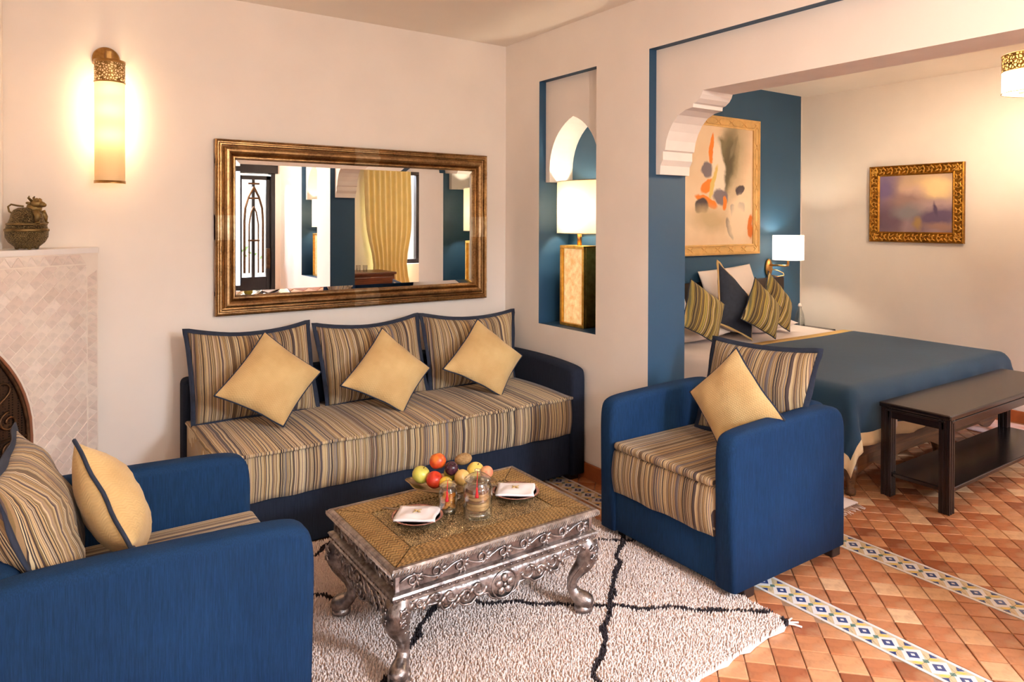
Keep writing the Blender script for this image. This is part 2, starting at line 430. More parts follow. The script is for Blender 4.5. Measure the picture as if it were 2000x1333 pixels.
# corbelled arch infill, set back from the front face
prof = [(-1.302, 1.690), (-1.470, 1.690)]
front = [(-1.330, 1.690), (-1.333, 1.735), (-1.350, 1.763), (-1.350, 1.806), (-1.363, 1.812), (-1.372, 1.860), (-1.390, 1.904), (-1.415, 1.944), (-1.451, 1.978), (-1.495, 1.997),
         (-1.543, 2.004), (-1.545, 2.022), (-1.562, 2.026), (-1.585, 2.042), (-1.598, 2.060), (-1.605, 2.078)]
cy_ = AY0+AY1
left = [(AY1, 1.690)]+front; right = [(cy_-y, z) for (y, z) in reversed(left)]
poly = [(AY1, AZ)]+left+right+[(AY0, AZ)]
mb = MB(); mb.prism(poly, lambda y, z: (XL, y, z), lambda y, z: (TX1-.001, y, z), 0, 1)
struct(mb.build('trim_1', [PLASTER, WHITEPL]), 'white corbelled arch between the sofa corner and the bedroom', 'arch')
def niche(y0, y1, idx):
    mid = (y0+y1)/2; hw = .226; pts = []
    zb = 1.69; za = 2.071
    for k in range(0, 11):
        a = k/10
        # pointed arc: from springing to apex, centre on the far side
        R_ = .335; cx = mid+hw-R_; ang = math.acos(max(-1, min(1, (mid-cx)/R_)))*a
        pts.append((cx+R_*math.cos(ang), zb+.085+(za-zb-.085)*math.sin(ang)/math.sin(math.acos((mid-cx)/R_))))
    leftp = [(mid+hw, zb)]+pts; rightp = [(2*mid-y, z) for (y, z) in reversed(leftp)]
    poly = [(y1, NZ1), (y1, zb)]+leftp+rightp[1:]+[(y0, zb), (y0, NZ1)]
    mb = MB(); mb.prism(poly, lambda y, z: (XL, y, z), lambda y, z: (.235, y, z), 0, 1)
    struct(mb.build('trim_%d' % idx, [PLASTER, WHITEPL]), 'pointed plaster arch inside the niche', 'arch')
    struct(MB().box(.236, TX1+.02, y0, y1, NZ0, NZ1).build('wall_niche_back_%d' % idx, BLUEWALL), 'blue back of the wall niche', 'wall')
niche(NY0, NY1, 2); niche(N2Y0, N2Y1, 3)
# skirtings
for i, (a, b, c, d) in enumerate([(-.014, 0, AY1, 0), (-.014, 0, YS, AY0), (XE-.014, XE, YS, -.03), (XW, -2.3, -.014, 0)]):
    nm = ['baseboard_arch', 'baseboard_entry', 'baseboard_east', 'baseboard_north'][i]
    struct(MB().box(a, b, c, d, 0, .085).build(nm, TERRA_BASE, bevel=.003), ['terracotta skirting below the lamp niche', 'terracotta skirting below the far niche', 'terracotta skirting along the bedroom wall', 'terracotta skirting under the mirror wall'][i], 'skirting')

# door and windows of the south wall
def bars(mb, x0, x1, z0, z1, y, w, d): mb.box(x0, x1, y-d, y+d, z0, z0+w); mb.box(x0, x1, y-d, y+d, z1-w, z1); mb.box(x0, x0+w, y-d, y+d, z0, z1); mb.box(x1-w, x1, y-d, y+d, z0, z1)
dr = thing('door_1', 'dark wooden double door with pierced pointed-arch grille onto the courtyard', 'door', (-.53, YS, 0)); struct(dr)
mb = MB(); mb.box(-.52, .50, -.10, .02, 2.03, 2.17); mb.box(-.50, -.44, -.14, .0, 0, 2.03); mb.box(.42, .47, -.14, 0, 0, 2.03); mb.build('door_frame', DARKWOOD_Z, dr, bevel=.004)
lf = MB(); bars(lf, 0.03, .42, .02, 2.0, -.06, .05, .022); lf.box(.03, .42, -.08, -.04, .02, .75); lf.box(.20, .235, -.08, -.04, .75, 1.98)
leaf = lf.build('door_leaf', DARKWOOD_Z, dr, bevel=.003)
g = MB()
for s in (-1, 1):
    g.tube([(.2175+s*.11, -.03, .8), (.2175+s*.11, -.03, 1.45), (.2175+s*.10, -.03, 1.6), (.2175+s*.06, -.03, 1.74), (.2175, -.03, 1.86)], .014, 6)
    g.tube([(.2175+s*.055, -.03, .8), (.2175+s*.055, -.03, 1.4), (.2175+s*.03, -.03, 1.55), (.2175, -.03, 1.62)], .009, 6)
for z in (1.2, 1.72, 1.9): g.tube([(.15, -.03, z), (.285, -.03, z)], .013, 6)
g.build('grille', IRON, leaf); MB().box(.365, .41, -.035, .0, .85, 1.1).build('lock_plate', IRON, leaf, bevel=.004)
lf2 = MB(); bars(lf2, -.03, .03, .02, 2.0, 0, .02, .02); lf2 = MB().box(-.025, .02, -.47, -.0, .02, 2.0); o = lf2.build('door_leaf', DARKWOOD_Z, dr, bevel=.004); o.location = (-.46, -.15, 0)
def window(idx, x0, x1, z0, z1, label):
    w = thing('window_%d' % idx, label, 'window', ((x0+x1)/2, YS-.1, z0)); struct(w)
    hx = (x1-x0)/2; H = z1-z0
    m = MB(); bars(m, -hx, hx, 0, H, 0, .06, .04); m.box(-.03, .03, -.04, .04, .06, H-.06); m.build('window_frame', DARKWOOD_Z, w, bevel=.004)
    for s in (-1, 1): MB().box(min(s*.03, s*(hx-.06)), max(s*.03, s*(hx-.06)), -.004, .004, .06, H-.06).build('pane', THINGLASS, w)
t = NT('window_glass'); tr = t.n('ShaderNodeBsdfTransparent'); gl = t.n('ShaderNodeBsdfGlossy', {'Roughness': .02}); mx = t.n('ShaderNodeMixShader', {0: .06, 1: tr.outputs[0], 2: gl.outputs[0]}); t.link(mx.outputs[0], t.out.inputs[0]); THINGLASS = t.m
window(1, 1.3, 2.6, .85, 2.15, 'dark framed bedroom window beside the yellow curtain')
window(2, -3.0, -1.6, .6, 2.1, 'dark framed living room window onto the courtyard')
# courtyard beyond
COURT = plain('courtyard_plaster', (206, 198, 190), .8, var=.04)
struct(MB().box(-5, 6, -8.3, -8.1, -.1, 3.4).build('wall_courtyard', COURT), 'white courtyard wall beyond the door', 'wall')
struct(MB().box(-5, 6, -8.1, YS-.2, -.12, -.02).build('ground', plain('courtyard_paving', (190, 170, 150), .8)), 'pale paving of the courtyard', 'paving')

# ------------------------------------------------------------------ floor with laid tiles
OCC = [(-2.03, .0, -.83, 0, 0, .6), (-.42, .30, -2.17, -1.43, .06, .66), (-1.71, -.89, -1.94, -1.38, .22, .40), (.93, 2.75, -1.88, -.05, .28, .56), (1.15, 2.6, -2.22, -1.9, .12, .14), (1.15, 2.6, -2.22, -1.9, .44, .5), (-2.7, -1.99, -2.03, -1.28, .06, .62)]
def seen(p):
    q = project(p)
    if not (-25 < q[0] < 2025 and -25 < q[1] < 1358): return False
    d = Vector(p)-CAMLOC
    for (x0, x1, y0, y1, z0, z1) in OCC:
        lo, hi = 0.0, .999
        for a, (s, e) in enumerate(((x0, x1), (y0, y1), (z0, z1))):
            if abs(d[a]) < 1e-9: continue
            t0, t1 = (s-CAMLOC[a])/d[a], (e-CAMLOC[a])/d[a]
            lo = max(lo, min(t0, t1)); hi = min(hi, max(t0, t1))
        if lo < hi: return False
    return True
floor = struct(MB().box(XW-.15, XE+.15, YS-.18, .1, -.10, -.005).build('floor', GROUT), 'terracotta tiled floor laid on the diagonal', 'floor')
S1 = (-.226, -.100); S2 = (.384, .516)
RUG = (-2.30, -.365, -2.36, -.80)
TS = .096
zones = [(XW, S1[0]-.004), (S1[1]+.004, S2[0]-.004), (S2[1]+.004, XE)]
cand = []
r2 = math.sqrt(.5)
full = [(-TS/2+.002, -TS/2+.002), (TS/2-.002, -TS/2+.002), (TS/2-.002, TS/2-.002), (-TS/2+.002, TS/2-.002)]
for zi, (zx0, zx1) in enumerate(zones):
    n = 60
    for i in range(-n, n):
        for j in range(-n, n):
            cx = (i-j)*TS*r2+.02+zi*.03; cy = (i+j)*TS*r2-2.6+zi*.045
            if cx < zx0-.08 or cx > zx1+.08 or cy < YS-.08 or cy > .08: continue
            jx = random.uniform(-.0012, .0012)
            pl = [((p[0]-p[1])*r2+cx+jx, (p[0]+p[1])*r2+cy) for p in full]
            np_ = clip(clip(clip(clip(pl, 1, 0, zx1), -1, 0, -zx0), 0, 1, .0), 0, -1, -YS)
            if len(np_) < 3 or parea(np_) < 4e-4: continue
            in_rug = RUG[0]+.02 < cx < RUG[1]-.05 and RUG[2]+.05 < cy < RUG[3]-.02
            vis = (not in_rug) and seen((cx, cy, 0))
            cand.append((0 if vis else 1, (Vector((cx, cy, 0))-CAMLOC).length, np_, (cx, cy), len(np_) == 4 and abs(parea(np_)-parea(pl)) < 1e-7))
cand.sort(key=lambda c: c[:2])
rest = MB(); whole = None
for k, (nv, d, pl, c, isfull) in enumerate(cand):
    h = random.uniform(-.0012, .0012)
    if k < 300 and nv == 0:
        if isfull and whole is None:
            whole = tile_mb(MB(), [(p[0]-c[0], p[1]-c[1]) for p in pl], lambda u, v, z: (u, v, z), .006, .0022).mesh('floor_tile', FLOORTILE)
        if isfull: o = put('tile', whole, floor, (c[0], c[1], h))
        else: o = put('tile', tile_mb(MB(), [(p[0]-c[0], p[1]-c[1]) for p in pl], lambda u, v, z: (u, v, z), .006, .0022).mesh('floor_tile_cut', FLOORTILE), floor, (c[0], c[1], h))
    else: tile_mb(rest, pl, lambda u, v, z, h=h: (u, v, z+h), .006, .0022)
o = put('further_tiles', rest.mesh('further_tiles', FLOORTILE), floor); o['kind'] = 'stuff'
# patterned border strips
def border_mesh(w, p):
    m = MB(); hw = w/2; hp = p/2-.0006
    def flat(poly, z0, z1, mi): m.prism(poly, lambda a, b: (a, b, z0), lambda a, b: (a, b, z1), mi)
    flat([(-hw, -hp), (hw, -hp), (hw, hp), (-hw, hp)], -.006, -.0012, 1)
    for s in (-1, 1):
        flat([(s*hw, -hp), (s*hw, hp), (s*(hw-.012), hp), (s*(hw-.012), -hp)], -.0012, .0004, 0)
    iw = hw-.015
    dia = lambda cx, cy, a, b: [(cx-a, cy), (cx, cy-b), (cx+a, cy), (cx, cy+b)]
    flat(dia(0, 0, iw, hp), -.0012, -.0006, 0)
    flat(dia(0, 0, .023, .023), -.0006, .0002, 2)
    flat(dia(0, 0, .008, .008), .0002, .0006, 0)
    for s in (-1, 1):
        for q in (-1, 1):
            flat([(s*iw, q*hp), (s*(iw-.016), q*hp), (s*iw, q*(hp-.012))], -.0012, .0002, 2)
            flat([(s*(iw-.019), q*hp), (s*.016, q*hp), (s*(iw*.60), q*(hp*.52)), (s*(iw*.86), q*(hp*.42))], -.0012, -.0002, 4 if s*q > 0 else 1)
        flat([(-.011, s*hp), (0, s*(hp-.011)), (.011, s*hp)], -.0012, .0002, 3)
    return m.mesh('border_tile', [BT_WHITE, BT_TAN, BT_NAVY, BT_GREEN, BT_YELLOW])
for (s0, s1), y00 in ((S1, -2.11), (S2, -2.135)):
    me = border_mesh(s1-s0, .083); y = y00+.083*25
    while y > YS+.05:
        if y < -.05: put('border_tile', me, floor, ((s0+s1)/2, y, random.uniform(-.0003, .0003)))
        y -= .083

# ------------------------------------------------------------------ cushions
def pillow(name, C4, T, mat, label, cat='cushion', group=None, edge=None, emat=None, k=.05, n=18, seed=0, flw=.020, pipe=.0042, wr=.004, topsag=0.0):
    rnd = random.Random(seed)
    TL, TR, BR, BL = [Vector(c) for c in C4]; c = (TL+TR+BR+BL)/4
    X = ((TR-TL)+(BR-BL)).normalized(); Z = ((TL-BL)+(TR-BR)); Z = (Z-X*Z.dot(X)).normalized(); Y = Z.cross(X)
    R3 = Matrix((X, Y, Z)).transposed(); loc = [R3.transposed() @ (q-c) for q in (TL, TR, BR, BL)]
    ph = [rnd.uniform(0, 6.28) for _ in range(6)]
    def pos(u, v, ex=0.0):
        uu = u*(1-k*(1-v*v)); vv = v*(1-k*(1-u*u))
        if topsag and v > 0: vv -= topsag*(1-u*u)*v
        p = loc[0]*((1-uu)*(1+vv)/4)+loc[1]*((1+uu)*(1+vv)/4)+loc[2]*((1+uu)*(1-vv)/4)+loc[3]*((1-uu)*(1-vv)/4)
        return p
    def th(u, v): return T*((1-abs(u)**2.6)**.62)*((1-abs(v)**2.6)**.62)
    def wri(u, v): return wr*(math.sin(5*u+3*v+ph[0])*math.sin(4*v-2*u+ph[1])+.6*math.sin(9*u+ph[2]+2*v)*math.cos(7*v+ph[3]))
    g = [math.sin(PI/2*(-1+2*i/n)) for i in range(n+1)]
    vs = []; fs = []; idx = {}
    for s in (1, -1):
        for j, v in enumerate(g):
            for i, u in enumerate(g):
                on = i in (0, n) or j in (0, n)
                if on and s == -1: idx[(s, i, j)] = idx[(1, i, j)]; continue
                p = pos(u, v); t_ = th(u, v)
                y = -s*t_ + (wri(u, v)*min(1, t_/T*2) if not on else wri(u, v)*.6)
                idx[(s, i, j)] = len(vs); vs.append((p.x, p.y+y, p.z))
        for j in range(n):
            for i in range(n):
                q = [idx[(s, i, j)], idx[(s, i+1, j)], idx[(s, i+1, j+1)], idx[(s, i, j+1)]]
                fs.append(tuple(q) if s == 1 else tuple(reversed(q)))
    m = MB().add(vs, fs); o = m.build(name, mat, None, True)
    o.matrix_world = Matrix.Translation(c) @ R3.to_4x4()
    tag(o, label, cat, group)
    loop = [(u, -1) for u in g[:-1]]+[(1, v) for v in g[:-1]]+[(u, 1) for u in reversed(g[1:])]+[(-1, v) for v in reversed(g[1:])]
    base = []
    for (u, v) in loop:
        p = pos(u, v); base.append(Vector((p.x, p.y+wri(u, v)*.6, p.z)))
    if edge == 'piping':
        MB().tube(base, pipe, 6, closed=True, nrm=(0, 1, 0)).build('piping', emat, o, True)
    elif edge == 'flange':
        out = []; L = len(base)
        for i, (u, v) in enumerate(loop):
            tdir = (base[(i+1) % L]-base[i-1]).normalized(); nn = Vector((0, 1, 0)).cross(tdir); 
            if nn.dot(Vector((u*1., 0, v*1.))) < 0: nn = -nn
            corner = abs(u) > .999 and abs(v) > .999
            if corner: nn = (loc[1]-loc[0]).normalized()*(1 if u > 0 else -1)+(loc[0]-loc[3]).normalized()*(1 if v > 0 else -1)
            rip = .004*math.sin(i*.9+ph[4])+.003*math.sin(i*.37+ph[5])
            out.append(base[i]+nn*(flw)+Vector((0, rip, 0)))
        m = MB(); vs = [b+Vector((0, -.004, 0)) for b in base]+[q+Vector((0, -.0025, 0)) for q in out]+[q+Vector((0, .0025, 0)) for q in out]+[b+Vector((0, .004, 0)) for b in base]
        fs = [(r*L+i, r*L+(i+1) % L, (r+1)*L+(i+1) % L, (r+1)*L+i) for r in range(3) for i in range(L)]
        m.add(vs, fs).build('flange', emat, o, True)
    return o

# ------------------------------------------------------------------ sofa
def rbox(x0, x1, y0, y1, z0, z1): return MB().box(x0, x1, y0, y1, z0, z1)
def arm_slab(x0, x1, prof, name, mat, parent, bev=.028):
    # side profile (depth, z) lofted across the arm thickness with a fully rounded edge
    pts = list(prof); low = min(p[1] for p in prof)+.005
    for it in range(2):     # corner cutting, the foot of the slab stays square
        out = []
        for i in range(len(pts)):
            p, q = pts[i], pts[(i+1) % len(pts)]
            if p[1] < low: out.append(p)
            else: out.append((p[0]*.75+q[0]*.25, p[1]*.75+q[1]*.25)) if q[1] >= low else out.append((p[0]*.9+q[0]*.1, p[1]*.9+q[1]*.1))
            if q[1] >= low: k = .75 if p[1] >= low else .9; out.append((p[0]*(1-k)+q[0]*k, p[1]*(1-k)+q[1]*k))
        pts = out
    n = len(pts); area2 = sum(pts[i][0]*pts[(i+1) % n][1]-pts[(i+1) % n][0]*pts[i][1] for i in range(n)); sg = 1 if area2 > 0 else -1
    nor = []
    for i in range(n):
        tx, tz = pts[(i+1) % n][0]-pts[i-1][0], pts[(i+1) % n][1]-pts[i-1][1]; l_ = math.hypot(tx, tz) or 1
        nor.append((-tz/l_*sg, tx/l_*sg))      # inward
    rings = []; half = (x1-x0)/2; cxm = (x0+x1)/2; bev = min(bev, half-.002)
    for k in range(9):
        a = -PI/2+PI*k/8; lat = half-bev+bev*abs(math.sin(a)); ins = bev*(1-math.cos(a))
        lat = lat if a > 0 else -lat
        if k == 4: continue
        rings.append((lat, ins))
    rings = [(-half, bev)]+[(-(half-bev)-bev*math.sin(PI/2*q/4), bev*(1-math.cos(PI/2*q/4))) for q in (3, 2, 1, 0)]+[((half-bev)+bev*math.sin(PI/2*q/4), bev*(1-math.cos(PI/2*q/4))) for q in (0, 1, 2, 3)]+[(half, bev)]
    vs = [(cxm+lat, p[0]+nr[0]*ins, p[1]+nr[1]*ins*(0 if p[1] < low else 1)) for (lat, ins) in rings for p, nr in zip(pts, nor)]
    K = len(rings)
    fs = [(k*n+i, k*n+(i+1) % n, (k+1)*n+(i+1) % n, (k+1)*n+i) for k in range(K-1) for i in range(n)]
    zc = sum(p[1] for p in pts)/n; dc = sum(p[0] for p in pts)/n
    for k in (0, K-1):
        ci = len(vs); vs.append((cxm+rings[k][0], 0.0, .3)); fs += [(k*n+i, k*n+(i+1) % n, ci) for i in range(n)]
    return MB().add(vs, fs).build(name, mat, parent, True)
sofa = thing('sofa', 'long low sofa in slate blue with a striped mattress seat under the mirror', 'sofa', (-1.005, -.42, 0))
def L(x, y, z=0): return (x+1.005, y+.42, z)
SX0, SX1 = -2.035, -.012
ap = [(.40, .03), (.40, .640), (.10, .648), (-.10, .648), (-.25, .642), (-.36, .632), (-.400, .622), (-.416, .598), (-.420, .54), (-.412, .03)]
arm_slab(SX1+1.005-.095, SX1+1.005, ap, 'arm', DARKBLUEFAB, sofa)
MB().box(-.975, SX1+.91, .28, .41, .03, .665).build('backrest', DARKBLUEFAB, sofa, True, bevel=.03, seg=4)
MB().box(-.965, SX1+.91, -.392, .29, .03, .262).build('base', DARKBLUEFAB, sofa, True, bevel=.012, seg=3)
def seat_pad(x0, x1, y0, y1, z0, z1, name, mat, parent, bow=.012, ov=.0, bulge=.012, nx=28, ny=10, pip=True):
    # mattress with a soft top, a bulging front and piped top edge
    m = MB(); vs = []; cols = []
    prof = []
    H = z1-z0
    for k in range(9):
        a = k/8; prof.append((y0-bulge*math.sin(PI*a)-.004*a, z0+H*a*.94))
    for k in range(1, 6):
        a = k/5*PI/2; prof.append((y0-.004+.02*(1-math.cos(a)), z1-H*.06+H*.06*math.sin(a)))
    for k in range(1, ny+1):
        a = k/ny; prof.append((y0+.016+(y1-y0-.016)*a, z1+bow*math.sin(PI*a)))
    prof.append((y1, z0))
    n = len(prof)
    for i in range(nx+1):
        x = x0+(x1-x0)*i/nx; e = min(i, nx-i)/nx*2; sh = 1-(1-min(1, e*6))**2*.25
        for (y, z) in prof:
            w = .003*math.sin(x*23)+.002*math.sin(x*51+1)
            vs.append((x, y+w*(1 if z < z1-.01 else .3), z0+(z-z0)*(1 if z < z0+H*.5 else (.985+.015*sh))+.0015*math.sin(x*31)))
    fs = [(i*n+j, (i+1)*n+j, (i+1)*n+(j+1) % n, i*n+(j+1) % n) for i in range(nx) for j in range(n)]
    fs += [tuple(range(n)), tuple(nx*n+j for j in reversed(range(n)))]
    o = m.add(vs, fs).build(name, mat, parent, True)
    if not pip: return o
    zt = z1-.006; yt = y0-.012
    pts = [(x0-.002, y1-.01, zt)]+[(x0+(x1-x0)*i/24, yt+.003*math.sin((x0+(x1-x0)*i/24)*23), zt+.002*math.sin(i*1.3)) for i in range(25)]+[(x1+.002, y1-.01, zt)]
    MB().tube(pts, .0085, 8).build('piping', mat, o, True)
    return o
seat_pad(-.962, SX1+.91-.003, -.402, .27, .262, .470, 'seat', STRIPE, sofa, nx=60)
for sx in (-.93, .93):
    for sy in (-.36, .36): MB().box(sx-.03, sx+.03, sy-.03, sy+.03, 0, .035).build('foot', DARKFOOT, sofa)
# back cushions of the sofa
grp = 'flanged striped cushions along the sofa back'
def leanq(x0, x1, z0, z1, y0, y1, jt=(0,0,0,0)): return [(x0+jt[0], y1, z1), (x1+jt[1], y1, z1+jt[2]), (x1, y0, z0), (x0, y0, z0)]
pillow('cushion', [(-1.968, -.165, .905), (-1.385, -.165, .900), (-1.368, -.275, .474), (-1.952, -.275, .480)], .075, STRIPE, 'striped cushion with navy flange at the fireplace end of the sofa', group=grp, edge='flange', emat=NAVYTRIM, seed=1, k=.035, wr=.006, topsag=.14)
pillow('cushion', [(-1.335, -.165, .882), (-.742, -.165, .892), (-.728, -.275, .476), (-1.300, -.275, .476)], .08, STRIPE, 'striped cushion with navy flange in the middle of the sofa', group=grp, edge='flange', emat=NAVYTRIM, seed=2, k=.035, wr=.006, topsag=.14)
pillow('cushion', [(-.700, -.165, .890), (-.066, -.175, .872), (-.118, -.275, .474), (-.690, -.275, .474)], .075, STRIPE, 'striped cushion with navy flange at the lamp-niche end of the sofa', group=grp, edge='flange', emat=NAVYTRIM, seed=3, k=.035, wr=.006, topsag=.14)
gy = 'yellow cushions set on their points on the sofa'
YQ = [[(-1.65, -.28, .905), (-1.41, -.397, .701), (-1.63, -.516, .492), (-1.912, -.422, .656)],
      [(-1.039, -.298, .874), (-.817, -.422, .655), (-1.028, -.533, .472), (-1.324, -.438, .628)],
      [(-.44, -.297, .876), (-.206, -.422, .656), (-.429, -.536, .472), (-.741, -.43, .642)]]
for i, (q, w) in enumerate(zip(YQ, ['at the fireplace end of the sofa', 'in the middle of the sofa', 'at the lamp-niche end of the sofa'])):
    q = [(x, y-.065, z) for (x, y, z) in q]
    pillow('cushion', q, .074, YELLOW, 'yellow cushion with navy piping standing on its point '+w, group=gy, edge='piping', emat=NAVYTRIM, seed=10+i, k=.07, wr=.005)

# ------------------------------------------------------------------ armchairs (local: faces -Y, width along X)
def armchair(label, loc, rz, fab, lift=0.0):
    t = thing('armchair', label, 'armchair', loc, rz, 'blue tub armchairs')
    Wd, Dp = .375, .37; d = lift
    ap = [(Dp, .05-d), (Dp+.008, .54-d), (Dp-.002, .60-d), (Dp-.03, .640-d), (Dp-.08, .658-d), (Dp-.2, .662-d), (.0, .658-d), (-.2, .652-d), (-.31, .646-d), (-.362, .634-d), (-.384, .60-d), (-.390, .52-d), (-.378, .05-d)]
    for s in (-1, 1):
        x0, x1 = (s*Wd, s*(Wd-.095)); arm_slab(min(x0, x1), max(x0, x1), ap, 'arm', fab, t, bev=.027)
    MB().box(-Wd+.07, Wd-.07, Dp-.12, Dp-.002, .05-d, .655-d).build('backrest', fab, t, True, bevel=.045, seg=5)
    MB().box(-Wd+.09, Wd-.09, -Dp+.004, Dp-.1, .05-d, .232-d).build('base', fab, t, True, bevel=.010, seg=3)
    seat_pad(-Wd+.097, Wd-.097, -Dp-.008, Dp-.125, .232-d, .424-d, 'seat', STRIPE, t, nx=24, bulge=.014, pip=False)
    MB().box(-Wd+.098, Wd-.098, -Dp-.020, Dp-.13, .424-d, .458-d).build('seat_pad', STRIPE, t, True, bevel=.015, seg=4)
    for sx in (-.33, .33):
        for sy in (-.265, .33): MB().box(sx-.03, sx+.03, sy-.03, sy+.03, 0, .055-d).build('foot', DARKFOOT, t, bevel=.004)
    return t
ac = armchair('blue tub armchair with striped seat standing before the bedroom arch', (-.05, -1.797, .0), -PI/2, BLUEFAB)
al = armchair('blue tub armchair turned towards the coffee table by the fireplace', (-2.36, -1.655, .027), PI/2, BLUEFAB, .024)
pillow('cushion', [(.160, -1.600, .872), (.167, -2.135, .892), (.10, -2.075, .480), (.055, -1.585, .470)], .065, STRIPE, 'striped cushion with navy flange in the armchair before the arch', edge='flange', emat=NAVYTRIM, seed=20, k=.03, wr=.006, topsag=.05)
pillow('cushion', [(-.030, -1.868, .893), (-.108, -2.165, .655), (-.165, -1.900, .468), (-.102, -1.668, .668)], .055, YELLOW, 'yellow cushion with navy piping in the armchair before the arch', edge='piping', emat=NAVYTRIM, seed=21, k=.06)
pillow('cushion', [(-2.675, -1.92, .850), (-2.630, -1.38, .842), (-2.50, -1.37, .47), (-2.535, -1.90, .47)], .085, STRIPE, 'striped cushion with navy flange in the armchair by the fireplace', edge='flange', emat=NAVYTRIM, seed=23, k=.03, wr=.008, topsag=.05)
pillow('cushion', [(-2.500, -1.60, .845), (-2.405, -1.35, .66), (-2.33, -1.58, .475), (-2.388, -1.845, .615)], .075, YELLOW, 'yellow cushion with navy piping in the armchair by the fireplace', edge='piping', emat=NAVYTRIM, seed=24, k=.05, pipe=.006)

# ------------------------------------------------------------------ rug
rug = thing('rug', 'ivory wool rug with dark diamond lines under the coffee table', 'rug', (-1.33, -1.58, 0))
rx0, rx1, ry0, ry1 = [RUG[0]+1.33, RUG[1]+1.33, RUG[2]+1.58, RUG[3]+1.58]
def rugdark(x, y):
    X, Y_ = x-1.33, y-1.58
    X += .008*math.sin(Y_*37)+.005*math.sin(Y_*71); Y_ += .008*math.sin(X*41)
    a = ((Y_-.9*X+1.18)/.845); b = ((Y_+.78*X+2.575)/.69)
    return abs(a-round(a))*.845*.743 < .010 or abs(b-round(b))*.69*.788 < .0085
m = MB(); nx, ny = 48, 40
ex = lambda s: .006*math.sin(s*40)+.004*math.sin(s*93)
vs = []; 
for j in range(ny+1):
    for i in range(nx+1):
        x = rx0+(rx1-rx0)*i/nx; y = ry0+(ry1-ry0)*j/ny
        if i in (0, nx): x += ex(y)
        if j in (0, ny): y += ex(x)
        # the near edge runs a little askew
        if y < 0: y += (x-rx1)*.045*(y/ry0)
        vs.append((x, y, .014+.003*math.sin(x*9)*math.sin(y*11)))
fs = [(j*(nx+1)+i, j*(nx+1)+i+1, (j+1)*(nx+1)+i+1, (j+1)*(nx+1)+i) for j in range(ny) for i in range(nx)]
b0 = len(vs); vs += [(x, y, .001) for (x, y, z) in vs]
rim = [i for i in range(nx)]+[nx+j*(nx+1) for j in range(ny)]+[ny*(nx+1)+i for i in range(nx, 0, -1)]+[j*(nx+1) for j in range(ny, 0, -1)]
fs += [(rim[k], rim[(k+1) % len(rim)], b0+rim[(k+1) % len(rim)], b0+rim[k]) for k in range(len(rim))]
m.add(vs, fs).build('ground_weave', RUGBASE, rug, True)
tv = []; tf = []; tm = []; rr = random.Random(3); st = .0078
yy = ry0
while yy < ry1:
    xx = rx0
    while xx < rx1:
        x = xx+rr.uniform(-.35, .35)*st; y = yy+rr.uniform(-.35, .35)*st
        y2 = y+((x-rx1)*.045*(y/ry0) if y < 0 else 0)
        dk = rugdark(x, y2); h = .017+rr.uniform(-.003, .004)+(.002 if dk else 0); r = st*(.72 if not dk else .8)
        lx, ly = rr.uniform(-.003, .003), rr.uniform(-.004, .001); a0 = rr.uniform(0, 2.1); z0 = .011
        o = len(tv)
        for q in range(3): tv.append((x+r*math.cos(a0+q*2.094), y2+r*math.sin(a0+q*2.094), z0))
        for q in range(3): tv.append((x+lx*.7+r*.62*math.cos(a0+q*2.094), y2+ly*.7+r*.62*math.sin(a0+q*2.094), z0+h*.72))
        tv.append((x+lx, y2+ly, z0+h))
        for q in range(3):
            q2 = (q+1) % 3; tf.append((o+q, o+q2, o+3+q2, o+3+q)); tf.append((o+3+q, o+3+q2, o+6)); tm += [1 if dk else 0]*2
        xx += st
    yy += st
pm = MB(); pm.v = tv; pm.f = tf; pm.m = tm
o = put('wool_pile', pm.mesh('wool_pile', [RUGWHITE, RUGDARK], True), rug); o['kind'] = 'stuff'
for k, (dx, dy) in enumerate([(.045, -.02), (.03, -.045), (.05, .01)]):
    MB().tube([(rx1-.01, ry0+.01, .012), (rx1+dx*.5, ry0+dy*.5+.01, .010), (rx1+dx, ry0+dy+.012, .006)], .004, 5).build('tassel', RUGWHITE, rug, True)

# ------------------------------------------------------------------ coffee table (chased metal)
RT = .028
TXa, TXb, TYa, TYb, TZ = -1.714, -.892, -1.944, -1.383, .402
tcx, tcy = (TXa+TXb)/2, (TYa+TYb)/2; hx, hy = (TXb-TXa)/2, (TYb-TYa)/2
ct = thing('coffee_table', 'low rectangular coffee table of embossed silvery metal with curved cabriole legs', 'table', (tcx, tcy, 0))
MB().box(-hx+.012, hx-.012, -hy+.012, hy-.012, TZ-.024, TZ-.004).build('table_top', SILVER_DARK, ct)
rim = MB()
ringp = lambda d, z: [(-hx+d, -hy+d, z), (hx-d, -hy+d, z), (hx-d, hy-d, z), (-hx+d, hy-d, z)]
prf = [(.022, TZ), (.016, TZ+.003), (.008, TZ+.001), (.002, TZ-.006), (0, TZ-.013), (.004, TZ-.021), (.012, TZ-.025)]
vs = [p for (d, z) in prf for p in ringp(d, z)]
rim.add(vs, [(k*4+i, k*4+(i+1) % 4, (k+1)*4+(i+1) % 4, (k+1)*4+i) for k in range(len(prf)-1) for i in range(4)])
ro = rim.build('rim', SILVER, ct)
rope = MB()      # rope twist round the edge
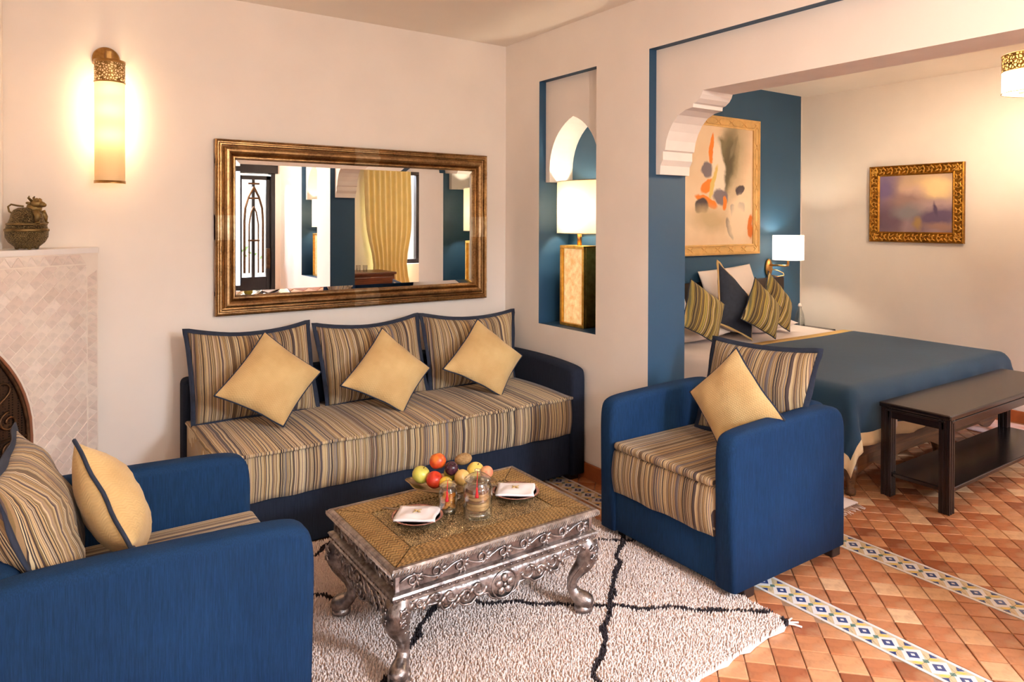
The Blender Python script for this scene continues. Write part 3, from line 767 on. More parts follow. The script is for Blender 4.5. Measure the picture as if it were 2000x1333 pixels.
for (ax, s) in (('x', -1), ('x', 1), ('y', -1), ('y', 1)):
    Ln = hx if ax == 'x' else hy; n = int(Ln*2/.0105)
    for i in range(n):
        u = -Ln+.008+(2*Ln-.016)*i/(n-1)
        p, q, d = ((u-.006, s*hy, TZ-.019), (u+.006, s*hy, TZ-.004), (0, s*.0005, 0)) if ax == 'x' else ((s*hx, u-.006, TZ-.019), (s*hx, u+.006, TZ-.004), (s*.0005, 0, 0))
        mid = tuple((p[k]+q[k])/2+d[k]*2 for k in range(3)); rope.tube([p, mid, q], [.002, .0036, .002], 4)
rope.build('rope_edge', SILVER, ct)
BW = .125
for k in range(4):
    a = [ringp(.023, 0), ringp(BW-.005, 0)]; p = [a[0][k], a[0][(k+1) % 4], a[1][(k+1) % 4], a[1][k]]
    c = (sum(q[0] for q in p)/4, sum(q[1] for q in p)/4)
    m = MB(); poly = [(c[0]+(q[0]-c[0])*.992, c[1]+(q[1]-c[1])*.985) for q in p]
    m.prism(poly, lambda x, y: (x, y, TZ-.006), lambda x, y: (x, y, TZ))
    if k % 2: m.xform(Matrix.Rotation(-PI/2, 4, 'Z'))
    o = m.build('border_panel', CHEVRON, ct, bevel=.001)
    if k % 2: o.rotation_euler = (0, 0, PI/2)
MB().box(-hx+BW, hx-BW, -hy+BW, hy-BW, TZ-.006, TZ-.0008).build('centre_panel', BRASSTOP, ct, bevel=.001)
# frieze and ledge
FZ0, FZ1 = .326, TZ-.024
fi = .024
def spiral(c, r, turns, a0, sgn, ex, ez, out, n=18, e=.35):
    pts = []
    for i in range(n+1):
        t_ = i/n; a = a0+sgn*turns*2*PI*t_; rr_ = r*(1-t_*(1-e)); pts.append(Vector(c)+ex*(rr_*math.cos(a))+ez*(rr_*math.sin(a))+out)
    return pts
def side_frames():
    # (length half, origin fn) for 4 sides: ex along the side, out outward
    return [(hx, Vector((1,0,0)), Vector((0,-1,0)), hy), (hx, Vector((-1,0,0)), Vector((0,1,0)), hy), (hy, Vector((0,-1,0)), Vector((-1,0,0)), hx), (hy, Vector((0,1,0)), Vector((1,0,0)), hx)]
EZ = Vector((0,0,1))
for (Ln, ex, out, dist) in side_frames():
    p0 = out*(dist-fi); half = Ln-fi
    m = MB(); th_ = .012
    vs = []
    for (u, z) in ((-half, FZ0), (half, FZ0), (half, FZ1), (-half, FZ1)): vs.append(p0+ex*u+EZ*z)
    vs2 = [v-out*th_ for v in vs]
    m.add(vs+vs2, [(0,1,2,3),(7,6,5,4),(0,1,5,4),(1,2,6,5),(2,3,7,6),(3,0,4,7)])
    fr = m.build('frieze', SILVER_DARK, ct)
    v = MB(); n = int(half*2/.078); zc = (FZ0+FZ1)/2
    stem = [p0+out*.002+ex*(-half+.012+(2*half-.024)*i/(n*8))+EZ*(zc+.013*math.sin(i/8*PI)) for i in range(n*8+1)]
    v.tube(stem, .0036, 5)
    for i in range(n):
        u = -half+.012+(2*half-.024)*(i+.5)/n; s = 1 if i % 2 == 0 else -1
        c = p0+ex*u+EZ*(zc-s*.002)
        v.tube(spiral(c, .019, 1.1, s*PI/2, -s, ex, EZ, out*.003), [.0048-.0024*k/18 for k in range(19)], 5)
        Mr = Matrix((ex, out, EZ)).transposed()
        for an in (-1.9, -1.1, -.3, .5):
            dd = ex*math.cos(an)+EZ*(s*math.sin(an))
            v.ball(c+ex*.012+dd*.017+out*.002, .013, .0045, .0055, 7, 4, M=Mr @ Matrix.Rotation(-s*an, 3, 'Y'))
    v.build('vine_relief', SILVER, fr, True)
    # ledge
    g = MB(); dl = .008; pr = [(.024, FZ0+.001), (dl, FZ0-.004), (dl-.004, FZ0-.010), (dl, FZ0-.014), (dl+.002, FZ0-.026), (dl-.003, FZ0-.030), (.026, FZ0-.033)]
    vs = []
    for (d, z) in pr:
        for s in (-1, 1): vs.append(out*(dist-d)+ex*(s*(Ln-d))+EZ*z)
    g.add(vs, [(k*2, k*2+1, k*2+3, k*2+2) for k in range(len(pr)-1)])
    lo = g.build('ledge', SILVER, ct)
    beads = MB(); nb = int(Ln*2/.026)
    for i in range(nb):
        u = -Ln+.02+(2*Ln-.04)*i/(nb-1); c = out*(dist-dl-.0005)+ex*u+EZ*(FZ0-.020)
        Mr = Matrix((ex, out, EZ)).transposed()
        beads.ball(c, .0055, .0022, .0042, 8, 4, M=Mr)
    beads.build('bead_row', SILVER_DARK, lo, True)
    # scalloped apron
    AZ1 = FZ0-.032
    def zb(u):
        a = abs(u)/Ln
        if a < .15*.41/Ln: 
            k = a/(.15*.41/Ln); return .197+.033*(1-math.sqrt(max(0, 1-k*k)))
        knots = [(.15*.41/Ln, .230), (.24, .232), (.31, .214), (.37, .216), (.46, .244), (.50, .226), (.55, .224), (.60, .254), (.80, .260), (.86, .248), (.92, .22), (1.0, .20)]
        for (x0, z0), (x1, z1) in zip(knots, knots[1:]):
            if a <= x1:
                k = (a-x0)/max(1e-6, x1-x0); k = k*k*(3-2*k); return z0+(z1-z0)*k
        return .22
    A = MB(); n = 96; hw_ = Ln-.03; fo = dist-.018; vs = []
    for i in range(n+1):
        u = -hw_+2*hw_*i/n; z0 = zb(u)
        bul = .006
        for (k, oo) in ((0, 0), (.35, bul), (.75, bul*.8), (1, 0)): vs.append(out*(fo+oo)+ex*u+EZ*(z0+(AZ1-z0)*k))
        vs.append(out*(fo-.014)+ex*u+EZ*AZ1); vs.append(out*(fo-.014)+ex*u+EZ*z0)
    A.add(vs, [(i*6+k, (i+1)*6+k, (i+1)*6+(k+1) % 6, i*6+(k+1) % 6) for i in range(n) for k in range(6)]+[tuple(range(6)), tuple(n*6+k for k in range(5, -1, -1))])
    apn = A.build('apron', SILVER, ct, True)
    Rl = MB(); Mr = Matrix((ex, out, EZ)).transposed(); fo2 = out*(fo+.006)
    # edge bead following the scallop
    Rl.tube([out*(fo+.003)+ex*(-hw_+2*hw_*i/n)+EZ*(zb(-hw_+2*hw_*i/n)+.004) for i in range(6, n-5)], .0035, 5)
    # flower medallion
    cc = fo2+EZ*.246
    ring = [cc+ex*(.048*math.cos(a*PI/12))+EZ*(.045*math.sin(a*PI/12)) for a in range(24)]
    Rl.tube(ring, .0032, 5, closed=True)
    for q in range(5):
        a = PI/2+q*2*PI/5; Rl.ball(cc+ex*(.023*math.cos(a))+EZ*(.022*math.sin(a))+out*.003, .0155, .008, .0125, 8, 5, M=Mr @ Matrix.Rotation(-a, 3, 'Y'))
    Rl.ball(cc+out*.005, .007, .005, .007, 8, 5)
    for s in (-1, 1):
        for (uf, zf, r, tn, a0, lw) in ((.24, .262, .027, 1.0, PI if s > 0 else 0, .0065), (.36, .248, .023, 1.1, 0 if s > 0 else PI, .006), (.49, .266, .020, 1.1, PI if s > 0 else 0, .0055), (.62, .276, .014, 1.1, 0 if s > 0 else PI, .0045), (.76, .277, .015, 1.3, PI if s > 0 else 0, .005)):
            c = fo2+ex*(s*uf*Ln)+EZ*zf
            Rl.tube(spiral(c, r, tn, a0, s, ex, EZ, out*0), [lw*(1-.6*k/18) for k in range(19)], 6)
            for q in range(3):
                d = ex*(s*(.016+.014*q))+EZ*(.012-.013*q)
                Rl.ball(c+d+out*.002, .017-.002*q, .006, .007, 7, 4, M=Mr @ Matrix.Rotation(s*(.5+.4*q), 3, 'Y'))
    Rl.build('scroll_relief', SILVER, apn, True)
for sx in (-1, 1):
    for sy in (-1, 1):
        cx, cy = sx*(hx-fi-.004), sy*(hy-fi-.004); MB().box(cx-.007, cx+.007, cy-.007, cy+.007, FZ0-.03, FZ1).build('corner_post', SILVER, ct, bevel=.001)
# cabriole legs
def leg(sx, sy):
    d = Vector((sx, sy, 0)).normalized(); b = Vector((sx*(hx-.048), sy*(hy-.048), 0))
    pth = [(-.010, .298, .036), (.008, .280, .040), (.020, .258, .041), (.022, .232, .038), (.012, .205, .032), (-.006, .180, .026), (-.024, .155, .021), (-.034, .130, .0185), (-.034, .108, .019), (-.022, .088, .022), (-.004, .074, .028), (.014, .064, .031), (.030, .058, .027), (.040, .054, .016)]
    pts = []; rad = []
    for i in range(len(pth)-1):
        for k in range(3):
            t_ = k/3; pts.append(tuple(pth[i][j]+(pth[i+1][j]-pth[i][j])*t_ for j in range(3)))
    pts.append(pth[-1])
    m = MB(); m.tube([b+d*p[0]+EZ*p[1] for p in pts], [p[2] for p in pts], 16, nrm=tuple(d.cross(EZ)), p=2.6, rot=0)
    m.lathe([(.024, RT), (.034, RT+.006), (.034, RT+.02), (.024, RT+.034), (.012, RT+.04)], 16, tuple(b+d*.008))
    lg = m.build('leg', SILVER, ct, True)
    Rl = MB()
    for s in (-1, 1):
        side = (d.cross(EZ)*s); e2 = (d+side*1.0).normalized(); across = EZ
        for (o_, z, rl, r) in ((.018, .268, .041, .016), (.022, .238, .039, .013), (.010, .206, .032, .010)):
            base = b+d*o_+e2*(rl*1.07)+EZ*z
            tang = (side-d).normalized()
            Mr = Matrix((tang, e2, EZ)).transposed()
            Rl.tube(spiral(base, r, .9, 0, 1, tang, EZ, e2*.001), [.0042*(1-.5*k/18) for k in range(19)], 5)
            for an in (.3, 1.2, 2.1): Rl.ball(base+tang*(r*.8*math.cos(an))+EZ*(r*.9*math.sin(an)-.004), .005, .004, .013, 6, 4, M=Mr @ Matrix.Rotation(PI/2-an, 3, 'Y'))
        # rope ridge down the inner edges
        Rl.tube([b+d*(p[0]-p[2]*.15)+side*(p[2]*.92)+EZ*p[1] for p in pts[3:24]], .003, 5)
    Rl.build('leaf_relief', SILVER, lg, True)
    return lg
for sx in (-1, 1):
    for sy in (-1, 1): leg(sx, sy)

# ------------------------------------------------------------------ things on the coffee table
ZT = TZ+.0005
def plate(x, y, which, rotn):
    p = thing('plate', 'cream plate with painted brown rim under a folded napkin '+which, 'plate', (x, y, ZT), 0, 'small plates on the coffee table')
    MB().lathe([(.0, .003), (.045, .0), (.05, .002), (.086, .014), (.088, .016), (.086, .0175), (.05, .006), (0, .006)], 40).build('dish', GLAZE_PLATE, p, True)
    rm = MB(); rm.lathe([(.089, .0155), (.0905, .0165), (.089, .0182), (.080, .0165), (.080, .0155)], 40); 
    for q in range(18):
        a = q*2*PI/18; rm.ball((.070*math.cos(a), .070*math.sin(a), .0135), .006, .004, .0016, 6, 4, M=Matrix.Rotation(a, 3, 'Z'))
    rm.build('painted_rim', PLATE_RIM, p, True)
    n = MB(); N = 12; vs = []; w = .068
    for j in range(N+1):
        for i in range(N+1):
            u = -w+2*w*i/N; v = -w+2*w*j/N; cz = .019+.003*math.sin(u*60)*math.sin(v*45)+(.004 if abs(u) < .045 and abs(v) < .045 else 0)
            vs.append((u*1.06+.004*math.sin(v*40), v*.9, cz))
    fs = [(j*(N+1)+i, j*(N+1)+i+1, (j+1)*(N+1)+i+1, (j+1)*(N+1)+i) for j in range(N) for i in range(N)]
    L0 = len(vs); vs += [(a, b, c-.006) for (a, b, c) in vs]
    fs += [tuple(L0+i for i in reversed(f)) for f in fs[:N*N]]
    ring_ = [i for i in range(N)]+[N+j*(N+1) for j in range(N)]+[N*(N+1)+i for i in range(N, 0, -1)]+[j*(N+1) for j in range(N, 0, -1)]
    fs += [(ring_[k], L0+ring_[k], L0+ring_[(k+1) % len(ring_)], ring_[(k+1) % len(ring_)]) for k in range(len(ring_))]
    nk = n.add(vs, fs).build('napkin', WHITELINEN, None, True); nk.location = (x, y, ZT+.004); nk.rotation_euler = (0, 0, rotn)
    tag(nk, 'folded white napkin with a small gold motif on the plate '+which, 'napkin', 'folded napkins')
    mo = MB()
    for q in range(4):
        a = q*PI/2+PI/4; mo.ball((.010*math.cos(a), .010*math.sin(a), .0262), .010, .004, .0012, 8, 4, M=Matrix.Rotation(a, 3, 'Z'))
    mo.build('gold_motif', plain('gold_thread', (206, 172, 110), .5), nk, True)
    kn = MB(); kn.box(-.007, .007, 0, .075, .0, .003); ko = kn.build('knife', CHROMEY, None, bevel=.001)
    ko.location = (x-.03, y+.062, ZT+.0165); ko.rotation_euler = (-.02, 0, .62)
    tag(ko, 'narrow steel knife sticking out from under the napkin '+which, 'knife', 'table knives')
plate(-1.480, -1.648, 'beside the spiced-fruit jar', -.62); plate(-1.068, -1.658, 'beside the biscuit jar', -.62)

def jar(x, y, r, h, label, fill):
    j = thing('glass_jar', label, 'jar', (x, y, ZT), 0, 'lidded glass jars on the coffee table')
    b = MB(); b.lathe([(.0, .001), (r*.9, .001), (r, .006), (r, h*.62), (r*.92, h*.68), (r*.78, h*.72), (r*.80, h*.76), (r*.74, h*.765), (r*.72, h*.72), (r*.9, h*.66), (r*.955, h*.60), (r*.955, .009), (r*.85, .005), (0, .005)], 36)
    b.build('jar_body', GLASSY, j, True)
    l = MB(); l.lathe([(r*.70, h*.75), (r*.90, h*.765), (r*.93, h*.78), (r*.90, h*.80), (r*.72, h*.85), (r*.42, h*.90), (r*.2, h*.915), (r*.14, h*.93), (r*.24, h*.955), (r*.24, h*.98), (r*.12, h*1.0), (0, h*1.0)], 32)
    lid = l.build('lid', GLASSY, j, True)
    MB().lathe([(r*.945, .0065), (r*.945, h*.14)], 28).build('base_band', CHROMEY, j, True)
    d = -_F; dx, dy = d.x, d.y; q = math.hypot(dx, dy); dx, dy = dx/q, dy/q
    ts = MB(); ts.tube([(0, 0, h*.95), (dx*r*.5, dy*r*.5, h*.90), (dx*(r+.004), dy*(r+.004), h*.74)], .0014, 5)
    ts.lathe([(.0015, 0), (.004, -.006), (.003, -.011), (.006, -.03), (.0075, -.036), (0, -.036)], 10, (dx*(r+.006), dy*(r+.006), h*.74))
    tb = ts.build('tassel', RED, lid, True)
    return j
j1 = jar(-1.360, -1.653, .034, .122, 'small lidded glass jar of dried fruit with a red tassel', 0)
j2 = jar(-1.290, -1.742, .052, .168, 'large lidded glass jar of biscuits with a red tassel', 1)
rr = random.Random(5)
DRIED = plain('dried_apricot', (224, 140, 44), .5, var=.2, nscale=30); BISC = plain('biscuit', (196, 146, 92), .8, var=.15, nscale=60); BISC2 = plain('dark_biscuit', (122, 76, 48), .8, var=.2, nscale=60)
k = 0
for z in (.024, .036, .048, .060):
    for a in range(3):
        an = a*2.09+z*60; o = MB().ball((0, 0, 0), .0145, .012, .0075, 10, 6).build('dried_apricot', DRIED, None, True)
        o.location = (-1.360+.0148*math.cos(an), -1.653+.0148*math.sin(an), ZT+z); o.rotation_euler = (rr.uniform(-.4, .4), rr.uniform(-.4, .4), an)
        tag(o, 'orange dried fruit piece inside the small jar', 'dried fruit', 'dried fruit in the small jar')
for i in range(8):
    o = MB().lathe([(0, 0), (.038, 0), (.041, .003), (.041, .006), (.037, .010), (0, .0105)], 22).build('biscuit', BISC if i % 3 != 1 else BISC2, None, True)
    o.location = (-1.290+rr.uniform(-.004, .004), -1.742+rr.uniform(-.004, .004), ZT+.0085+i*.0112)
    tag(o, 'dark round biscuit stacked in the large jar' if i % 3 == 1 else 'pale round biscuit stacked in the large jar', 'biscuit', 'dark biscuits in the large jar' if i % 3 == 1 else 'pale biscuits in the large jar')

BC = Vector((-1.283, -1.535, ZT)); BR = math.atan2(-.57, .82)
bw = thing('fruit_bowl', 'oval footed metal bowl heaped with fruit on the coffee table', 'bowl', tuple(BC))
m = MB(); m.lathe([(.045, 0), (.047, .004), (.028, .010), (.024, .022), (.04, .026)], 28); m.build('foot', CHROMEY, bw, True)
m = MB(); N = 48; prf = [(.0, .027), (.35, .028), (.7, .034), (.95, .046), (1.02, .052), (1.0, .0535), (.93, .049), (.68, .038), (.35, .032), (0, .031)]
vs = []
for (r, z) in prf:
    for i in range(N):
        a = 2*PI*i/N; lob = 1+.035*math.cos(8*a)*r; up = .012*(abs(math.cos(a))**3)*r
        x = .165*r*lob*math.cos(a); y = .100*r*lob*math.sin(a); vs.append((x*math.cos(BR)-y*math.sin(BR), x*math.sin(BR)+y*math.cos(BR), z+up))
m.add(vs, [(j*N+i, j*N+(i+1) % N, (j+1)*N+(i+1) % N, (j+1)*N+i) for j in range(len(prf)-1) for i in range(N)])
m.build('dish', BANDSILVER, bw, True)
def fruit_mat(name, c1, c2, sc=6, rough=.35):
    t = NT(name); n = t.noise(t.coord(), sc*6, 3, .6); t.base(t.ramp(n, [(.38, srgb(c1)), (.62, srgb(c2))])); t.set(rough); return t.m
EA, EB = Vector((.82, -.57, 0)), Vector((.57, .82, 0))     # along the bowl, away across it
def fruit(name, a, b, z, rx, rz, mat, label, stem=True, tilt=(0, 0, 0), dim=True):
    p = BC+EA*a+EB*b; prof = []
    for i in range(13):
        t_ = PI*i/12; r = rx*math.sin(t_); zz = -rz*math.cos(t_)
        if dim: zz -= math.copysign(.22*rz*math.exp(-(r/(rx*.28))**2), zz)
        prof.append((r, zz))
    o = MB().lathe(prof, 24).build(name, mat, None, True); o.location = (p.x, p.y, ZT+z); o.rotation_euler = tilt
    tag(o, label, 'fruit', 'fruit in the bowl')
    if stem: MB().tube([(0, 0, rz*.72), (.002, 0, rz*1.0)], .0016, 5).build('stem', DARKFOOT, o)
    return o
AP1 = fruit_mat('pale_green_apple_skin', (206, 196, 80), (222, 206, 104)); AP2 = fruit_mat('golden_apple_skin', (222, 190, 84), (226, 200, 110)); AP3 = fruit_mat('russet_apple_skin', (206, 160, 88), (218, 176, 104))
NEC = fruit_mat('nectarine_skin', (226, 120, 40), (196, 52, 30), 4); RNEC = fruit_mat('red_nectarine_skin', (190, 40, 26), (206, 70, 30), 4); PLUM = fruit_mat('plum_skin', (40, 16, 30), (70, 30, 44), 4, .2); KIWI = fruit_mat('kiwi_skin', (140, 104, 60), (166, 130, 84), 30, .8); LEM = fruit_mat('lemon_skin', (236, 196, 60), (240, 206, 84), 30); PEA = fruit_mat('blush_peach_skin', (226, 170, 120), (214, 120, 86), 4, .6)
fruit('apple', -.112, .0, .083, .034, .032, AP1, 'pale green apple at the end of the fruit bowl', tilt=(.2, .3, 0))
fruit('nectarine', -.058, -.028, .074, .032, .031, RNEC, 'deep red nectarine low in the fruit bowl', False, (.5, .2, 0))
fruit('nectarine', -.052, .028, .125, .032, .031, NEC, 'orange and red nectarine on top of the fruit heap', False, (-.4, .3, .5))
fruit('plum', .004, .0, .107, .026, .027, PLUM, 'dark purple plum in the middle of the fruit', False, (.4, 0, 0))
fruit('kiwi', .045, .044, .128, .022, .034, KIWI, 'brown kiwi lying on top of the fruit', False, (0, 1.35, BR), False)
fruit('apple', .046, -.020, .080, .030, .028, AP3, 'russet yellow apple beside the plum', tilt=(1.2, .3, 0))
fruit('apple', .094, .025, .090, .034, .032, AP2, 'golden apple behind the biscuit jar', tilt=(.3, .2, 0))
fruit('peach', .138, .0, .094, .024, .023, PEA, 'blush pink peach at the jar end of the bowl', False)
fruit('lemon', -.014, -.046, .070, .022, .028, LEM, 'yellow lemon under the plum', False, (1.4, 0, .4), False)
fruit('apple', .0, .05, .072, .031, .029, AP1, 'pale green apple hidden at the back of the bowl', tilt=(.2, 0, 0))

# ------------------------------------------------------------------ wall mirror
mr = thing('wall_mirror', 'large rectangular mirror in a ribbed antique brass frame above the sofa', 'mirror', (-.9905, 0, 1.4115))
mhx, mhz, fw = .8225, .4565, .103
prf = [(0, 0), (0, .036), (.006, .042), (.012, .037), (.017, .037), (.022, .046), (.028, .046), (.032, .036), (.037, .034), (.043, .050), (.053, .060), (.063, .061), (.073, .054), (.079, .040), (.083, .034), (.088, .041), (.094, .041), (.098, .032), (fw, .024), (fw, .004)]
def rail(k, d0, d1, lift, name, mat, parent):
    # part of a mitred rail: k 0 bottom 1 right 2 top 3 left ; from fraction d0..d1 of its length
    m = MB(); cs = []
    for (d, h) in prf:
        a = [(-mhx+d, -mhz+d), (mhx-d, -mhz+d), (mhx-d, mhz-d), (-mhx+d, mhz-d)]; p, q = a[k], a[(k+1) % 4]
        Ln = math.hypot(q[0]-p[0], q[1]-p[1]); 
        full_ = [2*mhx, 2*mhz][k % 2]; t0 = max(0, min(1, (d0*full_-d)/Ln)) if d0 > 0 else 0; t1 = max(0, min(1, (d1*full_-d)/Ln)) if d1 < 1 else 1
        hh = h+lift
        cs.append([(p[0]+(q[0]-p[0])*t0, -hh, p[1]+(q[1]-p[1])*t0), (p[0]+(q[0]-p[0])*t1, -hh, p[1]+(q[1]-p[1])*t1)])
    m.add([v for c in cs for v in c], [(2*i, 2*i+1, 2*i+3, 2*i+2) for i in range(len(cs)-1)])
    return m.build(name, mat, parent)
for k in range(4):
    r_ = rail(k, 0, 1, 0, 'frame_rail', FRAMEBRASS, mr)
    segs = [(.455, .545)] if k % 2 == 0 else [(.43, .57)]
    for (a, b) in segs: rail(k, a, b, .0025, 'frame_band', BANDSILVER, r_)
    L_ = [2*mhx, 2*mhz][k % 2]
    for f in (.115/L_, 1-.115/L_): rail(k, f-.006/L_*2, f+.006/L_*2, .002, 'collar', FRAMEBRASS, r_)
gx, gz, bv = mhx-fw+.003, mhz-fw+.003, .024
MB().add([(-gx+bv, -.026, -gz+bv), (gx-bv, -.026, -gz+bv), (gx-bv, -.026, gz-bv), (-gx+bv, -.026, gz-bv)], [(0,1,2,3)]).build('mirror_glass', MIRROR, mr)
bm_ = MB(); o_ = [(-gx, -gz), (gx, -gz), (gx, gz), (-gx, gz)]; i_ = [(-gx+bv, -gz+bv), (gx-bv, -gz+bv), (gx-bv, gz-bv), (-gx+bv, gz-bv)]
for k in range(4):
    q = (k+1) % 4; bm_.add([(o_[k][0], -.0225, o_[k][1]), (o_[q][0], -.0225, o_[q][1]), (i_[q][0], -.026, i_[q][1]), (i_[k][0], -.026, i_[k][1])], [(0,1,2,3)])
bm_.build('glass_bevel', MIRROR, mr)
MB().box(-mhx+.01, mhx-.01, -.018, -.001, -mhz+.01, mhz-.01).build('backing_board', DARKFOOT, mr)

# ------------------------------------------------------------------ half-round wall sconce
sc = thing('wall_sconce', 'tall half-round parchment wall lamp with a pierced brass band above the fireplace', 'wall lamp', (-2.284, 0, 1.62))
r_ = .063; yc = -.062
MB().shell([(r_, .012), (r_, .475)], 28, (0, yc, 0), a0=-PI, a1=0).build('shade', SHADE_DENSE, sc, True)
MB().shell([(r_+.0015, .475), (r_+.0015, .562)], 28, (0, yc, 0), a0=-PI, a1=0).build('pierced_band', PIERCED, sc, True)
MB().shell([(r_-.001, .475), (r_-.001, .562)], 28, (0, yc, 0), a0=-PI, a1=0).build('band_lining', SHADE_DENSE, sc, True)
def half_ring(z0, z1, name, mat):
    m = MB(); m.shell([(r_+.003, z0), (r_+.003, z1), (r_-.002, z1), (r_-.002, z0), (r_+.003, z0)], 28, (0, yc, 0), a0=-PI, a1=0); return m.build(name, mat, sc, True)
half_ring(.562, .575, 'top_ring', BRASS); half_ring(.470, .477, 'band_ring', BRASS); half_ring(.0, .013, 'bottom_ring', BRASS)
m = MB(); m.lathe([(.0, 0), (.056, 0), (.058, .006), (.052, .014), (0, .016)], 32); m.xform(Matrix.Rotation(PI/2, 4, 'X')); o = m.build('wall_plate', BRASS, sc, True); o.location = (-.010, -.001, .592)
MB().box(-.018, .012, -.075, -.012, .575, .625).build('arm', BRASS, sc, bevel=.006)
for s in (-1, 1): MB().box(min(s*(r_-.004), s*(r_+.002)), max(s*(r_-.004), s*(r_+.002)), yc-.002, -.002, .565, .573).build('bracket', BRASS, sc)
for z in (.22, .34, .44): bulb('sconce_bulb', (0, -.082, z), .62, .034, (1, .80, .54), sc)

# ------------------------------------------------------------------ fireplace in the corner
fa = math.radians(55); FD = Vector((-math.sin(fa), -math.cos(fa), 0)); FN = Vector((math.cos(fa), -math.sin(fa), 0)); FE = Vector((-2.335, -.100, 0))
def fpt(t_, z, h=0): 
    p = FE+FD*t_+FN*h; return (p.x, p.y, z)
fp = thing('fireplace', 'pale tiled corner fireplace with an arched iron screen', 'fireplace', tuple(FE+FD*.6+Vector((0, 0, 0))))
fo_ = Vector(fp.location)
FT = 1.2; AR, AC, AZ0 = .547, .86, .54
def archz(t_):
    t2 = t_ if t_ <= .6 else 1.2-t_
    d = AR*AR-(AC-t2)**2
    return AZ0+math.sqrt(d) if d > 0 else AZ0
def addp(m): return m.xform(Matrix.Translation(-fo_))
# body face with arched opening
aL, aR = AC-AR, 1.2-(AC-AR)
MH = 1.298
ap_ = [(aL, 0.0)]+[(aL, AZ0)]+[(aL+(.6-aL)*(k/12)**1.6, archz(aL+(.6-aL)*(k/12)**1.6)) for k in range(1, 13)]
ap_ = ap_+[(1.2-t_, z) for (t_, z) in reversed(ap_[:-1])]
poly = [(0, 0)]+ap_+[(FT, 0), (FT, MH), (0, MH)]
m = MB(); m.prism(poly, lambda a, b: fpt(a, b, -.0025), lambda a, b: fpt(a, b, -.10), 0)
bp = [(-2.335, -.001), (FE.x-.008*FN.x, FE.y), tuple((FE+FD*FT)[:2]), (XW+.001, (FE+FD*FT).y), (XW+.001, -.001)]
FGROUT = plain('fireplace_grout', (236, 222, 208), .7, var=.06)
addp(m).build('surround', FGROUT, fp)
LE = FE+FD*FT; LX = max(LE.x, XW+.002)
poly = [(-2.336, -.002), (FE.x+.004, FE.y-.002), (LE.x+.02, LE.y-.01), (XW+.002, LE.y-.01+.0), (XW+.002, -.002)]
poly = [(-2.334, -.002), tuple((FE+FN*.004)[:2]), tuple((FE+FD*1.14+FN*.004)[:2]), (XW+.004, (FE+FD*1.14).y), (XW+.004, -.002)]
m = MB(); m.prism(poly, lambda x, y: (x, y, MH), lambda x, y: (x, y, MH+.024)); addp(m).build('mantel', WHITEPL, fp, bevel=.004)
B0 = Vector((-2.692, -.150, 0))
poly = [(B0.x, -.002), (B0.x, B0.y), tuple((B0+FD*.55)[:2]), (XW+.004, (B0+FD*.55).y), (XW+.004, -.002)]
m = MB(); m.prism(poly, lambda x, y: (x, y, MH+.0241), lambda x, y: (x, y, ZC-.002)); addp(m).build('chimney_breast', PLASTER, fp, bevel=.004)
m = MB(); m.box(fo_.x-.25, fo_.x+.25, -.22, -.2, 0, 1.05); 
m = MB(); m.prism([(aL-.03, 0), (aR+.03, 0), (aR+.03, 1.06), (aL-.03, 1.06)], lambda a, b: fpt(a, b, -.17), lambda a, b: fpt(a, b, -.185)); addp(m).build('firebox_back', plain('soot', (28, 22, 20), .9), fp)
# tiles on the face
rowh, tl = .044, .066; ft = []
c45, s45 = math.cos(math.radians(-42)), math.sin(math.radians(-42))
for i in range(-40, 60):
    for j in range(-40, 60):
        u0 = (i+(.5 if j % 2 else 0))*tl; v0 = j*rowh; g_ = .0016
        q = [(u0+g_, v0+g_), (u0+tl-g_, v0+g_), (u0+tl-g_, v0+rowh-g_), (u0+g_, v0+rowh-g_)]
        pl = [(x*c45-y*s45+.2, x*s45+y*c45+.7) for (x, y) in q]
        cx, cy = sum(p[0] for p in pl)/4, sum(p[1] for p in pl)/4
        if not (.03 < cx < FT-.03 and .0 < cy < 1.29): continue
        pl = clip(clip(clip(clip(pl, -1, 0, -.058), 1, 0, FT-.058), 0, 1, 1.245), 0, -1, -.02)
        if len(pl) < 3: continue
        # keep outside the arch
        ok = True
        if cy < 1.06:
            for side in (0, 1):
                if (cx <= .6) != (side == 0): continue
                acx = AC if side == 0 else 1.2-AC
                if cy < AZ0:
                    pl = clip(pl, 1, 0, aL-.016) if side == 0 else clip(pl, -1, 0, -(aR+.016))
                else:
                    dx, dy = cx-acx, cy-AZ0; rr_ = math.hypot(dx, dy)
                    if rr_ < AR-.04: ok = False; break
                    nx_, ny_ = dx/rr_, dy/rr_; lim = (AR+.016)+nx_*acx+ny_*AZ0
                    pl = clip(pl, -nx_, -ny_, -lim)
        if not ok or len(pl) < 3 or parea(pl) < 1.5e-4: continue
        ft.append((cx-.5*cy, pl))
ft.sort(key=lambda e: e[0])
rest = MB(); whole = None
for k, (key, pl) in enumerate(ft):
    h = random.uniform(-.0012, .0012); cx, cy = sum(p[0] for p in pl)/len(pl), sum(p[1] for p in pl)/len(pl)
    if k < 295: 
        base = Vector(fpt(cx, cy, h)); o = put('tile', tile_mb(MB(), pl, lambda a, b, z, base=base, h=h: tuple(Vector(fpt(a, b, z+h))-base), .007, .0016).mesh('face_tile', ZELLIGE), fp, tuple(base-fo_))
    else: tile_mb(rest, pl, lambda a, b, z, h=h: tuple(Vector(fpt(a, b, z+h))-fo_), .007, .0016)
o = put('further_tiles', rest.mesh('further_face_tiles', ZELLIGE), fp); o['kind'] = 'stuff'
